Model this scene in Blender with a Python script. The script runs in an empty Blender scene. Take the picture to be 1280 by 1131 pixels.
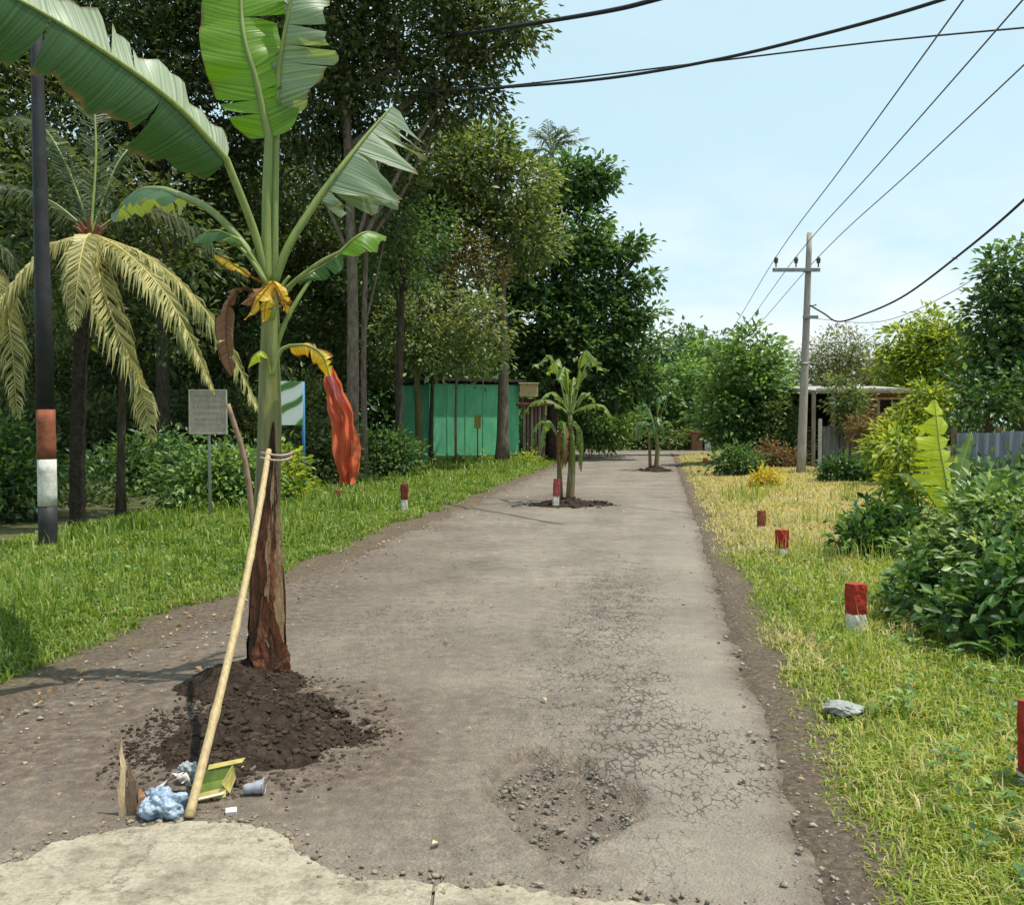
import bpy, bmesh, math, random
import numpy as np
from mathutils import Vector, Matrix

SC = bpy.context.scene
COL = SC.collection
rng = np.random.default_rng(11)
random.seed(11)
R = math.radians

# ------------------------------------------------------------------ camera
W0, H0, FPX = 1280.0, 1131.0, 1130.0
CAMH = 1.5
TILT = math.atan(35.0 / FPX)
cam_d = bpy.data.cameras.new("camera")
cam = bpy.data.objects.new("camera", cam_d)
COL.objects.link(cam)
cam_d.sensor_fit = 'HORIZONTAL'
cam_d.sensor_width = 36.0
cam_d.lens = 36.0 * FPX / W0
cam_d.clip_start = 0.05
cam_d.clip_end = 3000.0
cam.location = (0, 0, CAMH)
cam.rotation_euler = (R(90) - TILT, 0, 0)
SC.camera = cam

# ------------------------------------------------------------------ light
SUN_EL, SUN_AZ = R(70), R(97)
world = bpy.data.worlds.new("World")
SC.world = world
world.use_nodes = True
wn = world.node_tree
wn.nodes.clear()
w_out = wn.nodes.new('ShaderNodeOutputWorld')
w_bg = wn.nodes.new('ShaderNodeBackground')
w_sky = wn.nodes.new('ShaderNodeTexSky')
w_sky.sky_type = 'NISHITA'
w_sky.sun_disc = False
w_sky.sun_elevation = SUN_EL
w_sky.sun_rotation = SUN_AZ
w_sky.air_density = 1.0
w_sky.dust_density = 2.2
w_sky.ozone_density = 1.2
w_bg.inputs['Strength'].default_value = 0.13
w_tc = wn.nodes.new('ShaderNodeTexCoord')
w_map = wn.nodes.new('ShaderNodeMapping')
w_map.inputs['Scale'].default_value = (1.0, 1.0, 2.6)
w_map.inputs['Location'].default_value = (0.35, 0.2, 0.1)
w_noi = wn.nodes.new('ShaderNodeTexNoise')
w_noi.inputs['Scale'].default_value = 3.2
w_noi.inputs['Detail'].default_value = 7.0
w_noi.inputs['Roughness'].default_value = 0.55
w_rmp = wn.nodes.new('ShaderNodeValToRGB')
w_rmp.color_ramp.elements[0].position = 0.39
w_rmp.color_ramp.elements[0].color = (0.0, 0.0, 0.0, 1)
w_rmp.color_ramp.elements[1].position = 0.62
w_rmp.color_ramp.elements[1].color = (0.85, 0.85, 0.85, 1)
w_mix = wn.nodes.new('ShaderNodeMix')
w_mix.data_type = 'RGBA'
w_mix.inputs['B'].default_value = (6.2, 6.45, 6.6, 1)
w_veil = wn.nodes.new('ShaderNodeMix')
w_veil.data_type = 'RGBA'
w_veil.inputs['Factor'].default_value = 0.70
w_veil.inputs['B'].default_value = (4.5, 6.2, 6.6, 1)
wn.links.new(w_tc.outputs['Generated'], w_map.inputs['Vector'])
wn.links.new(w_map.outputs['Vector'], w_noi.inputs['Vector'])
wn.links.new(w_noi.outputs['Fac'], w_rmp.inputs['Fac'])
wn.links.new(w_sky.outputs['Color'], w_veil.inputs['A'])
wn.links.new(w_veil.outputs['Result'], w_mix.inputs['A'])
w_sep = wn.nodes.new('ShaderNodeSeparateXYZ')
wn.links.new(w_tc.outputs['Generated'], w_sep.inputs[0])
w_low = wn.nodes.new('ShaderNodeMapRange')
w_low.interpolation_type = 'SMOOTHSTEP'
w_low.inputs['From Min'].default_value = 0.30
w_low.inputs['From Max'].default_value = 0.12
w_low.inputs['To Min'].default_value = 0.12
w_low.inputs['To Max'].default_value = 1.0
wn.links.new(w_sep.outputs['Z'], w_low.inputs['Value'])
w_cm = wn.nodes.new('ShaderNodeMath')
w_cm.operation = 'MULTIPLY'
wn.links.new(w_rmp.outputs['Color'], w_cm.inputs[0])
wn.links.new(w_low.outputs['Result'], w_cm.inputs[1])
wn.links.new(w_cm.outputs[0], w_mix.inputs['Factor'])
wn.links.new(w_mix.outputs['Result'], w_bg.inputs['Color'])
wn.links.new(w_bg.outputs['Background'], w_out.inputs['Surface'])

sun_d = bpy.data.lights.new("sun", 'SUN')
sun_d.energy = 4.0
sun_d.angle = R(0.55)
sun_d.color = (1.0, 0.94, 0.84)
sun = bpy.data.objects.new("sun", sun_d)
COL.objects.link(sun)
sv = Vector((math.sin(SUN_AZ) * math.cos(SUN_EL), math.cos(SUN_AZ) * math.cos(SUN_EL), math.sin(SUN_EL)))
sun.rotation_euler = (-sv).to_track_quat('-Z', 'Y').to_euler()
sun.location = (0, 0, 30)

SC.view_settings.view_transform = 'Standard'
SC.view_settings.look = 'None'
SC.view_settings.gamma = 1.0
SC.view_settings.exposure = 0.35
SC.view_settings.use_curve_mapping = False
SC.render.engine = 'CYCLES'
SC.render.resolution_x = 1024
SC.render.resolution_y = 904

# ------------------------------------------------------------------ helpers
ST, CT = math.sin(TILT), math.cos(TILT)


def P(px, py, d):
    """world point seen at a pixel of the photograph at depth d (world y)"""
    xc = (px - W0 / 2) / FPX
    yc = (H0 / 2 - py) / FPX
    v = np.array([xc, CT + yc * ST, -ST + yc * CT])
    return np.array([0, 0, CAMH]) + v * (d / v[1])


def G(px, py, z=0.0):
    xc = (px - W0 / 2) / FPX
    yc = (H0 / 2 - py) / FPX
    v = np.array([xc, CT + yc * ST, -ST + yc * CT])
    return np.array([0, 0, CAMH]) + v * ((z - CAMH) / v[2])


def gx(px, d):
    return (px - W0 / 2) / FPX * d


def nrm(v):
    v = np.asarray(v, float)
    n = np.linalg.norm(v, axis=-1, keepdims=True)
    return v / np.maximum(n, 1e-9)


def _hash(ix, iy, seed):
    h = (ix.astype(np.int64) * 374761393 + iy.astype(np.int64) * 668265263 + seed * 2147483647) & 0xFFFFFFFF
    h = ((h ^ (h >> 13)) * 1274126177) & 0xFFFFFFFF
    h = h ^ (h >> 16)
    return (h & 0xFFFF) / 65535.0


def vnoise(x, y, seed=0):
    x = np.asarray(x, float); y = np.asarray(y, float)
    ix = np.floor(x); iy = np.floor(y)
    fx = x - ix; fy = y - iy
    fx = fx * fx * (3 - 2 * fx); fy = fy * fy * (3 - 2 * fy)
    a = _hash(ix, iy, seed); b = _hash(ix + 1, iy, seed)
    c = _hash(ix, iy + 1, seed); d = _hash(ix + 1, iy + 1, seed)
    return (a * (1 - fx) + b * fx) * (1 - fy) + (c * (1 - fx) + d * fx) * fy


def fbm(x, y, seed=0, oct=4):
    s = 0; a = 0.5; t = 0
    for k in range(oct):
        s = s + a * vnoise(x * 2 ** k, y * 2 ** k, seed + k * 17); t += a; a *= 0.5
    return s / t


def sstep(a, b, x):
    t = np.clip((x - a) / (b - a), 0, 1)
    return t * t * (3 - 2 * t)


def tag(o, label=None, cat=None, group=None, kind=None):
    if label: o['label'] = label
    if cat: o['category'] = cat
    if group: o['group'] = group
    if kind: o['kind'] = kind
    return o


def root(name, loc, label, cat, group=None):
    o = bpy.data.objects.new(name, None)
    COL.objects.link(o)
    o.location = loc
    o.empty_display_size = 0.2
    return tag(o, label, cat, group)


def org(o):
    while o.parent is not None:
        o = o.parent
    return np.array(o.location)


def make_mesh(name, V, F, mat=None, attrs=None, smooth=False):
    me = bpy.data.meshes.new(name)
    V = np.asarray(V, np.float32)
    if isinstance(F, np.ndarray):
        n, k = F.shape
        me.vertices.add(len(V))
        me.vertices.foreach_set('co', V.ravel())
        me.loops.add(n * k)
        me.loops.foreach_set('vertex_index', F.astype(np.int32).ravel())
        me.polygons.add(n)
        me.polygons.foreach_set('loop_start', np.arange(0, n * k, k, dtype=np.int32))
        me.update(calc_edges=True)
    else:
        me.from_pydata([tuple(map(float, v)) for v in V], [], [tuple(int(i) for i in f) for f in F])
        me.update()
    if attrs:
        for an, av in attrs.items():
            a = me.attributes.new(an, 'FLOAT', 'POINT')
            a.data.foreach_set('value', np.asarray(av, np.float32))
    if smooth:
        me.polygons.foreach_set('use_smooth', np.ones(len(me.polygons), dtype=bool))
    if mat: me.materials.append(mat)
    return me


def obj(name, V, F, mat, parent=None, attrs=None, smooth=False, loc=None):
    """one mesh object; V in world coordinates, made local to its thing's base"""
    V = np.asarray(V, float)
    if parent is not None:
        V = V - org(parent)
    elif loc is not None:
        V = V - np.asarray(loc, float)
    o = bpy.data.objects.new(name, make_mesh(name, V, F, mat, attrs, smooth))
    COL.objects.link(o)
    if parent is not None:
        o.parent = parent
    elif loc is not None:
        o.location = loc
    return o


class MB:
    def __init__(s):
        s.V = []; s.F = []

    def add(s, V, F):
        n = len(s.V)
        s.V += [tuple(v) for v in V]
        s.F += [tuple(i + n for i in f) for f in F]
        return s

    def box(s, c, size, rz=0.0, bev=0.0, rx=0.0):
        bm = bmesh.new()
        bmesh.ops.create_cube(bm, size=1.0)
        bmesh.ops.scale(bm, vec=size, verts=bm.verts)
        if bev > 0:
            bmesh.ops.bevel(bm, geom=list(bm.edges), offset=bev, segments=2, affect='EDGES', profile=0.6)
        M = Matrix.Translation(Vector(c)) @ Matrix.Rotation(rz, 4, 'Z') @ Matrix.Rotation(rx, 4, 'X')
        bmesh.ops.transform(bm, matrix=M, verts=bm.verts)
        bm.verts.index_update()
        s.add([v.co[:] for v in bm.verts], [[v.index for v in f.verts] for f in bm.faces])
        bm.free()
        return s

    def tube(s, pts, rad, n=8, cap=True):
        V, F = tube(pts, rad, n, cap)
        return s.add(V, F)

    def obj(s, name, mat, parent=None, smooth=False, loc=None):
        return obj(name, np.array(s.V), s.F, mat, parent, None, smooth, loc)


def tube(pts, rad, n=8, cap=True):
    pts = np.asarray(pts, float)
    m = len(pts)
    rad = np.broadcast_to(np.asarray(rad, float), (m,)) if np.ndim(rad) <= 1 else rad
    T = nrm(np.gradient(pts, axis=0))
    ref = np.array([0, 0, 1.0]) if abs(T[0][2]) < 0.9 else np.array([1.0, 0, 0])
    V = []
    u = nrm(np.cross(T[0], ref))
    for i in range(m):
        u = nrm(u - T[i] * np.dot(u, T[i]))
        w = np.cross(T[i], u)
        for k in range(n):
            a = 2 * math.pi * k / n
            V.append(pts[i] + rad[i] * (math.cos(a) * u + math.sin(a) * w))
    F = []
    for i in range(m - 1):
        for k in range(n):
            F.append((i * n + k, i * n + (k + 1) % n, (i + 1) * n + (k + 1) % n, (i + 1) * n + k))
    if cap:
        F.append(tuple(range(n))[::-1])
        F.append(tuple((m - 1) * n + k for k in range(n)))
    return V, F


def spline(pts, n=24):
    """Catmull-Rom through control points"""
    p = np.asarray(pts, float)
    p = np.vstack([2 * p[0] - p[1], p, 2 * p[-1] - p[-2]])
    m = len(p) - 3
    out = []
    for t in np.linspace(0, m - 1e-6, n):
        i = int(t); f = t - i
        a, b, c, d = p[i], p[i + 1], p[i + 2], p[i + 3]
        out.append(0.5 * ((2 * b) + (-a + c) * f + (2 * a - 5 * b + 4 * c - d) * f * f + (-a + 3 * b - 3 * c + d) * f ** 3))
    return np.array(out)


# ------------------------------------------------------------------ materials
MATS = {}


def new_mat(name):
    m = bpy.data.materials.new(name)
    m.use_nodes = True
    m.node_tree.nodes.clear()
    return m, m.node_tree.nodes, m.node_tree.links


def N(nodes, t, **kw):
    n = nodes.new(t)
    for k, v in kw.items():
        if hasattr(n, k):
            setattr(n, k, v)
        else:
            n.inputs[k.replace('_', ' ')].default_value = v
    return n


def ramp(nodes, stops, interp='LINEAR'):
    r = nodes.new('ShaderNodeValToRGB')
    cr = r.color_ramp
    cr.interpolation = interp
    while len(cr.elements) < len(stops):
        cr.elements.new(0.5)
    for e, (p, c) in zip(cr.elements, stops):
        e.position = p
        e.color = (c[0], c[1], c[2], 1)
    return r


def plain(name, c1, c2=None, scale=8.0, rough=0.75, bump=0.3, bscale=40.0, spec=0.3, metal=0.0, stretch=(1, 1, 1), trans=0.0, dist=0.01, detail=6.0):
    """two-tone weathered surface with grain bump"""
    if name in MATS: return MATS[name]
    if c2 is None: c2 = tuple(x * 0.7 for x in c1)
    m, n, l = new_mat(name)
    out = N(n, 'ShaderNodeOutputMaterial')
    b = N(n, 'ShaderNodeBsdfPrincipled')
    b.inputs['Roughness'].default_value = rough
    b.inputs['Specular IOR Level'].default_value = spec
    b.inputs['Metallic'].default_value = metal
    tc = N(n, 'ShaderNodeTexCoord')
    mp = N(n, 'ShaderNodeMapping')
    mp.inputs['Scale'].default_value = stretch
    l.new(tc.outputs['Object'], mp.inputs['Vector'])
    no = N(n, 'ShaderNodeTexNoise')
    no.inputs['Scale'].default_value = scale
    no.inputs['Detail'].default_value = detail
    no.inputs['Roughness'].default_value = 0.65
    l.new(mp.outputs['Vector'], no.inputs['Vector'])
    r = ramp(n, [(0.32, c2), (0.66, c1)])
    l.new(no.outputs['Fac'], r.inputs['Fac'])
    l.new(r.outputs['Color'], b.inputs['Base Color'])
    nb = N(n, 'ShaderNodeTexNoise')
    nb.inputs['Scale'].default_value = bscale
    nb.inputs['Detail'].default_value = 4
    l.new(mp.outputs['Vector'], nb.inputs['Vector'])
    bp = N(n, 'ShaderNodeBump')
    bp.inputs['Strength'].default_value = bump
    bp.inputs['Distance'].default_value = dist
    l.new(nb.outputs['Fac'], bp.inputs['Height'])
    l.new(bp.outputs['Normal'], b.inputs['Normal'])
    if trans > 0:
        t = N(n, 'ShaderNodeBsdfTranslucent')
        mx = N(n, 'ShaderNodeMixShader')
        mx.inputs['Fac'].default_value = trans
        l.new(r.outputs['Color'], t.inputs['Color'])
        l.new(b.outputs['BSDF'], mx.inputs[1]); l.new(t.outputs['BSDF'], mx.inputs[2])
        l.new(mx.outputs['Shader'], out.inputs['Surface'])
    else:
        l.new(b.outputs['BSDF'], out.inputs['Surface'])
    MATS[name] = m
    return m


def foliage(name, cols, trans=0.35, rough=0.45, nscale=0.6, spec=0.35, namp=0.5, tcol=1.6, gain=1.0):
    """leaf tint from a per-leaf random attribute and a slow noise"""
    if name in MATS: return MATS[name]
    m, n, l = new_mat(name)
    out = N(n, 'ShaderNodeOutputMaterial')
    b = N(n, 'ShaderNodeBsdfPrincipled')
    b.inputs['Roughness'].default_value = rough
    b.inputs['Specular IOR Level'].default_value = spec
    at = N(n, 'ShaderNodeAttribute'); at.attribute_name = 'rnd'
    tc = N(n, 'ShaderNodeTexCoord')
    no = N(n, 'ShaderNodeTexNoise')
    no.inputs['Scale'].default_value = nscale
    no.inputs['Detail'].default_value = 2
    l.new(tc.outputs['Object'], no.inputs['Vector'])
    ma = N(n, 'ShaderNodeMath', operation='MULTIPLY_ADD')
    ma.inputs[1].default_value = namp * 2.2
    ma.inputs[2].default_value = -namp * 1.1
    l.new(no.outputs['Fac'], ma.inputs[0])
    ad = N(n, 'ShaderNodeMath', operation='ADD')
    ad.use_clamp = True
    l.new(ma.outputs[0], ad.inputs[0]); l.new(at.outputs['Fac'], ad.inputs[1])
    st = [(i / (len(cols) - 1), tuple(min(0.62, x * gain) for x in c)) for i, c in enumerate(cols)]
    r = ramp(n, st)
    l.new(ad.outputs[0], r.inputs['Fac'])
    l.new(r.outputs['Color'], b.inputs['Base Color'])
    t = N(n, 'ShaderNodeBsdfTranslucent')
    mu = N(n, 'ShaderNodeMix'); mu.data_type = 'RGBA'; mu.blend_type = 'MULTIPLY'
    mu.inputs['Factor'].default_value = 1.0
    mu.inputs['B'].default_value = (tcol * 1.05, tcol, tcol * 0.45, 1)
    l.new(r.outputs['Color'], mu.inputs['A'])
    l.new(mu.outputs['Result'], t.inputs['Color'])
    mx = N(n, 'ShaderNodeMixShader')
    mx.inputs['Fac'].default_value = trans
    l.new(b.outputs['BSDF'], mx.inputs[1]); l.new(t.outputs['BSDF'], mx.inputs[2])
    l.new(mx.outputs['Shader'], out.inputs['Surface'])
    MATS[name] = m
    return m


def banana_mat(name, top, under, trans=0.35, rough=0.38, edge=None, spots=0.0):
    """banana blade: green face, pale waxy underside, side veins as relief, browning rim"""
    m, n, l = new_mat(name)
    out = N(n, 'ShaderNodeOutputMaterial')
    b = N(n, 'ShaderNodeBsdfPrincipled')
    b.inputs['Roughness'].default_value = rough
    b.inputs['Specular IOR Level'].default_value = 0.5
    geo = N(n, 'ShaderNodeNewGeometry')
    av = N(n, 'ShaderNodeAttribute'); av.attribute_name = 'vein'
    ac = N(n, 'ShaderNodeAttribute'); ac.attribute_name = 'lat'
    mix = N(n, 'ShaderNodeMix'); mix.data_type = 'RGBA'
    mix.inputs['A'].default_value = (*top, 1); mix.inputs['B'].default_value = (*under, 1)
    l.new(geo.outputs['Backfacing'], mix.inputs['Factor'])
    tc = N(n, 'ShaderNodeTexCoord')
    no = N(n, 'ShaderNodeTexNoise'); no.inputs['Scale'].default_value = 9; no.inputs['Detail'].default_value = 5
    l.new(tc.outputs['Object'], no.inputs['Vector'])
    # streaks along the side veins
    s1 = N(n, 'ShaderNodeMath', operation='MULTIPLY'); s1.inputs[1].default_value = 60
    l.new(av.outputs['Fac'], s1.inputs[0])
    n1 = N(n, 'ShaderNodeTexNoise'); n1.noise_dimensions = '1D'
    n1.inputs['Scale'].default_value = 1.0; n1.inputs['Detail'].default_value = 3
    l.new(s1.outputs[0], n1.inputs['W'])
    hs = N(n, 'ShaderNodeHueSaturation')
    vr = N(n, 'ShaderNodeMapRange'); vr.inputs['From Min'].default_value = 0.3; vr.inputs['From Max'].default_value = 0.7
    vr.inputs['To Min'].default_value = 0.72; vr.inputs['To Max'].default_value = 1.3
    l.new(n1.outputs['Fac'], vr.inputs['Value'])
    l.new(vr.outputs['Result'], hs.inputs['Value'])
    l.new(mix.outputs['Result'], hs.inputs['Color'])
    # brown rim
    e1 = N(n, 'ShaderNodeMath', operation='MULTIPLY_ADD'); e1.inputs[1].default_value = 0.45
    l.new(no.outputs['Fac'], e1.inputs[0]); l.new(ac.outputs['Fac'], e1.inputs[2])
    er = N(n, 'ShaderNodeMapRange'); er.inputs['From Min'].default_value = 1.16 - spots; er.inputs['From Max'].default_value = 1.27 - spots
    l.new(e1.outputs[0], er.inputs['Value'])
    m2 = N(n, 'ShaderNodeMix'); m2.data_type = 'RGBA'
    ec = edge or (0.16, 0.09, 0.03)
    m2.inputs['B'].default_value = (*ec, 1)
    l.new(er.outputs['Result'], m2.inputs['Factor'])
    l.new(hs.outputs['Color'], m2.inputs['A'])
    l.new(m2.outputs['Result'], b.inputs['Base Color'])
    bp = N(n, 'ShaderNodeBump'); bp.inputs['Strength'].default_value = 0.5; bp.inputs['Distance'].default_value = 0.006
    l.new(n1.outputs['Fac'], bp.inputs['Height'])
    l.new(bp.outputs['Normal'], b.inputs['Normal'])
    t = N(n, 'ShaderNodeBsdfTranslucent')
    mu = N(n, 'ShaderNodeMix'); mu.data_type = 'RGBA'; mu.blend_type = 'MULTIPLY'; mu.inputs['Factor'].default_value = 1.0
    mu.inputs['B'].default_value = (2.3, 2.1, 0.5, 1)
    l.new(m2.outputs['Result'], mu.inputs['A'])
    l.new(mu.outputs['Result'], t.inputs['Color'])
    mx = N(n, 'ShaderNodeMixShader'); mx.inputs['Fac'].default_value = trans
    l.new(b.outputs['BSDF'], mx.inputs[1]); l.new(t.outputs['BSDF'], mx.inputs[2])
    l.new(mx.outputs['Shader'], out.inputs['Surface'])
    return m


def ground_mat():
    m, n, l = new_mat("earth_and_turf")
    out = N(n, 'ShaderNodeOutputMaterial')
    b = N(n, 'ShaderNodeBsdfPrincipled')
    b.inputs['Roughness'].default_value = 0.95
    b.inputs['Specular IOR Level'].default_value = 0.1
    tc = N(n, 'ShaderNodeTexCoord')
    ag = N(n, 'ShaderNodeAttribute'); ag.attribute_name = 'turf'
    ad = N(n, 'ShaderNodeAttribute'); ad.attribute_name = 'dry'
    n1 = N(n, 'ShaderNodeTexNoise'); n1.inputs['Scale'].default_value = 3.0; n1.inputs['Detail'].default_value = 8; n1.inputs['Roughness'].default_value = 0.7
    n2 = N(n, 'ShaderNodeTexNoise'); n2.inputs['Scale'].default_value = 30.0; n2.inputs['Detail'].default_value = 6; n2.inputs['Roughness'].default_value = 0.75
    l.new(tc.outputs['Object'], n1.inputs['Vector']); l.new(tc.outputs['Object'], n2.inputs['Vector'])
    soil = ramp(n, [(0.3, (0.055, 0.042, 0.032)), (0.5, (0.125, 0.096, 0.072)), (0.72, (0.23, 0.18, 0.135))])
    l.new(n2.outputs['Fac'], soil.inputs['Fac'])
    grs = ramp(n, [(0.3, (0.03, 0.05, 0.012)), (0.55, (0.07, 0.11, 0.02)), (0.75, (0.13, 0.15, 0.04))])
    l.new(n2.outputs['Fac'], grs.inputs['Fac'])
    dry = ramp(n, [(0.3, (0.26, 0.21, 0.10)), (0.55, (0.42, 0.35, 0.19)), (0.75, (0.52, 0.44, 0.27))])
    l.new(n2.outputs['Fac'], dry.inputs['Fac'])
    m1 = N(n, 'ShaderNodeMix'); m1.data_type = 'RGBA'
    f1 = N(n, 'ShaderNodeMath', operation='ADD'); f1.use_clamp = True
    o1 = N(n, 'ShaderNodeMath', operation='MULTIPLY_ADD'); o1.inputs[1].default_value = 1.2; o1.inputs[2].default_value = -0.6
    l.new(n1.outputs['Fac'], o1.inputs[0])
    l.new(o1.outputs[0], f1.inputs[0]); l.new(ag.outputs['Fac'], f1.inputs[1])
    l.new(f1.outputs[0], m1.inputs['Factor'])
    l.new(soil.outputs['Color'], m1.inputs['A']); l.new(grs.outputs['Color'], m1.inputs['B'])
    m2 = N(n, 'ShaderNodeMix'); m2.data_type = 'RGBA'
    f2 = N(n, 'ShaderNodeMath', operation='MULTIPLY_ADD'); f2.use_clamp = True
    l.new(o1.outputs[0], f2.inputs[0]); f2.inputs[1].default_value = 0.8
    l.new(ad.outputs['Fac'], f2.inputs[2])
    l.new(f2.outputs[0], m2.inputs['Factor'])
    l.new(m1.outputs['Result'], m2.inputs['A']); l.new(dry.outputs['Color'], m2.inputs['B'])
    l.new(m2.outputs['Result'], b.inputs['Base Color'])
    bp = N(n, 'ShaderNodeBump'); bp.inputs['Strength'].default_value = 0.8; bp.inputs['Distance'].default_value = 0.03
    l.new(n2.outputs['Fac'], bp.inputs['Height']); l.new(bp.outputs['Normal'], b.inputs['Normal'])
    l.new(b.outputs['BSDF'], out.inputs['Surface'])
    return m


def road_mat():
    m, n, l = new_mat("worn_asphalt")
    out = N(n, 'ShaderNodeOutputMaterial')
    b = N(n, 'ShaderNodeBsdfPrincipled')
    b.inputs['Specular IOR Level'].default_value = 0.25
    b.inputs['Roughness'].default_value = 0.85
    tc = N(n, 'ShaderNodeTexCoord')

    def noise(s, d=6, ro=0.65, vec=None):
        t = N(n, 'ShaderNodeTexNoise')
        t.inputs['Scale'].default_value = s; t.inputs['Detail'].default_value = d; t.inputs['Roughness'].default_value = ro
        l.new(vec or tc.outputs['Object'], t.inputs['Vector'])
        return t
    big = noise(0.9, 7, 0.62)
    med = noise(7, 6, 0.7)
    fine = noise(75, 5, 0.8)
    agg = N(n, 'ShaderNodeTexVoronoi'); agg.inputs['Scale'].default_value = 85
    l.new(tc.outputs['Object'], agg.inputs['Vector'])
    base = ramp(n, [(0.3, (0.15, 0.128, 0.104)), (0.5, (0.225, 0.194, 0.16)), (0.7, (0.295, 0.256, 0.21))])
    l.new(big.outputs['Fac'], base.inputs['Fac'])
    # aggregate speckle
    sp = ramp(n, [(0.25, (0.42, 0.41, 0.40)), (0.5, (0.98, 0.97, 0.96)), (0.72, (1.5, 1.48, 1.45))])
    l.new(fine.outputs['Fac'], sp.inputs['Fac'])
    mm = N(n, 'ShaderNodeMix'); mm.data_type = 'RGBA'; mm.blend_type = 'MULTIPLY'; mm.inputs['Factor'].default_value = 0.85
    l.new(base.outputs['Color'], mm.inputs['A']); l.new(sp.outputs['Color'], mm.inputs['B'])
    ap = ramp(n, [(0.0, (0.75, 0.74, 0.72)), (1.0, (1.2, 1.2, 1.2))])
    l.new(agg.outputs['Color'], ap.inputs['Fac'])
    mg = N(n, 'ShaderNodeMix'); mg.data_type = 'RGBA'; mg.blend_type = 'MULTIPLY'; mg.inputs['Factor'].default_value = 0.7
    l.new(mm.outputs['Result'], mg.inputs['A']); l.new(ap.outputs['Color'], mg.inputs['B'])
    # blotches of bitumen
    pr = ramp(n, [(0.38, (0.60, 0.59, 0.58)), (0.62, (1.10, 1.09, 1.07))])
    l.new(med.outputs['Fac'], pr.inputs['Fac'])
    m3 = N(n, 'ShaderNodeMix'); m3.data_type = 'RGBA'; m3.blend_type = 'MULTIPLY'; m3.inputs['Factor'].default_value = 0.6
    l.new(mg.outputs['Result'], m3.inputs['A']); l.new(pr.outputs['Color'], m3.inputs['B'])
    # polished, dust-pale wheel tracks
    apl = N(n, 'ShaderNodeAttribute'); apl.attribute_name = 'pale'
    mpl = N(n, 'ShaderNodeMix'); mpl.data_type = 'RGBA'; mpl.inputs['B'].default_value = (0.285, 0.248, 0.202, 1)
    l.new(apl.outputs['Fac'], mpl.inputs['Factor']); l.new(m3.outputs['Result'], mpl.inputs['A'])
    m3 = mpl
    # loose dirt
    ad = N(n, 'ShaderNodeAttribute'); ad.attribute_name = 'dirt'
    dr = ramp(n, [(0.30, (0.045, 0.034, 0.026)), (0.5, (0.12, 0.092, 0.07)), (0.70, (0.24, 0.185, 0.135))])
    dm = noise(14, 8, 0.75)
    l.new(dm.outputs['Fac'], dr.inputs['Fac'])
    df = N(n, 'ShaderNodeMath', operation='MULTIPLY_ADD'); df.inputs[1].default_value = 1.6; df.inputs[2].default_value = -0.8
    l.new(med.outputs['Fac'], df.inputs[0])
    d2 = N(n, 'ShaderNodeMath', operation='ADD'); d2.use_clamp = True
    d3 = N(n, 'ShaderNodeMath', operation='MULTIPLY')
    l.new(df.outputs[0], d3.inputs[0]); l.new(ad.outputs['Fac'], d3.inputs[1])
    l.new(d3.outputs[0], d2.inputs[0]); l.new(ad.outputs['Fac'], d2.inputs[1])
    m4 = N(n, 'ShaderNodeMix'); m4.data_type = 'RGBA'
    l.new(d2.outputs[0], m4.inputs['Factor'])
    l.new(m3.outputs['Result'], m4.inputs['A']); l.new(dr.outputs['Color'], m4.inputs['B'])
    # crocodile cracks
    wv = N(n, 'ShaderNodeVectorMath', operation='MULTIPLY_ADD')
    wv.inputs[1].default_value = (0.10, 0.10, 0.10)
    l.new(med.outputs['Color'], wv.inputs[0]); l.new(tc.outputs['Object'], wv.inputs[2])
    vo = N(n, 'ShaderNodeTexVoronoi'); vo.feature = 'DISTANCE_TO_EDGE'; vo.inputs['Scale'].default_value = 21.0
    smp = N(n, 'ShaderNodeMapping'); smp.inputs['Scale'].default_value = (1.25, 0.62, 1.0)
    l.new(wv.outputs['Vector'], smp.inputs['Vector']); l.new(smp.outputs['Vector'], vo.inputs['Vector'])
    ac = N(n, 'ShaderNodeAttribute'); ac.attribute_name = 'crack'
    cw = N(n, 'ShaderNodeMath', operation='MULTIPLY'); cw.inputs[1].default_value = 0.145
    bn = noise(5.0, 5, 0.75)
    br = N(n, 'ShaderNodeMapRange'); br.inputs['From Min'].default_value = 0.40; br.inputs['From Max'].default_value = 0.70
    l.new(bn.outputs['Fac'], br.inputs['Value'])
    cwa = N(n, 'ShaderNodeMath', operation='MULTIPLY')
    l.new(ac.outputs['Fac'], cwa.inputs[0]); l.new(br.outputs['Result'], cwa.inputs[1])
    l.new(cwa.outputs[0], cw.inputs[0])
    lt = N(n, 'ShaderNodeMath', operation='SUBTRACT')
    l.new(cw.outputs[0], lt.inputs[0]); l.new(vo.outputs['Distance'], lt.inputs[1])
    cs = N(n, 'ShaderNodeMapRange'); cs.inputs['From Min'].default_value = -0.008; cs.inputs['From Max'].default_value = 0.03
    l.new(lt.outputs[0], cs.inputs['Value'])
    cg = N(n, 'ShaderNodeMath', operation='MULTIPLY')
    gate = N(n, 'ShaderNodeMapRange'); gate.inputs['From Min'].default_value = 0.03; gate.inputs['From Max'].default_value = 0.2
    l.new(cwa.outputs[0], gate.inputs['Value'])
    l.new(cs.outputs['Result'], cg.inputs[0]); l.new(gate.outputs['Result'], cg.inputs[1])
    m5 = N(n, 'ShaderNodeMix'); m5.data_type = 'RGBA'; m5.inputs['B'].default_value = (0.05, 0.043, 0.036, 1)
    cgs = N(n, 'ShaderNodeMath', operation='MULTIPLY'); cgs.inputs[1].default_value = 0.80
    l.new(cg.outputs[0], cgs.inputs[0])
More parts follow.
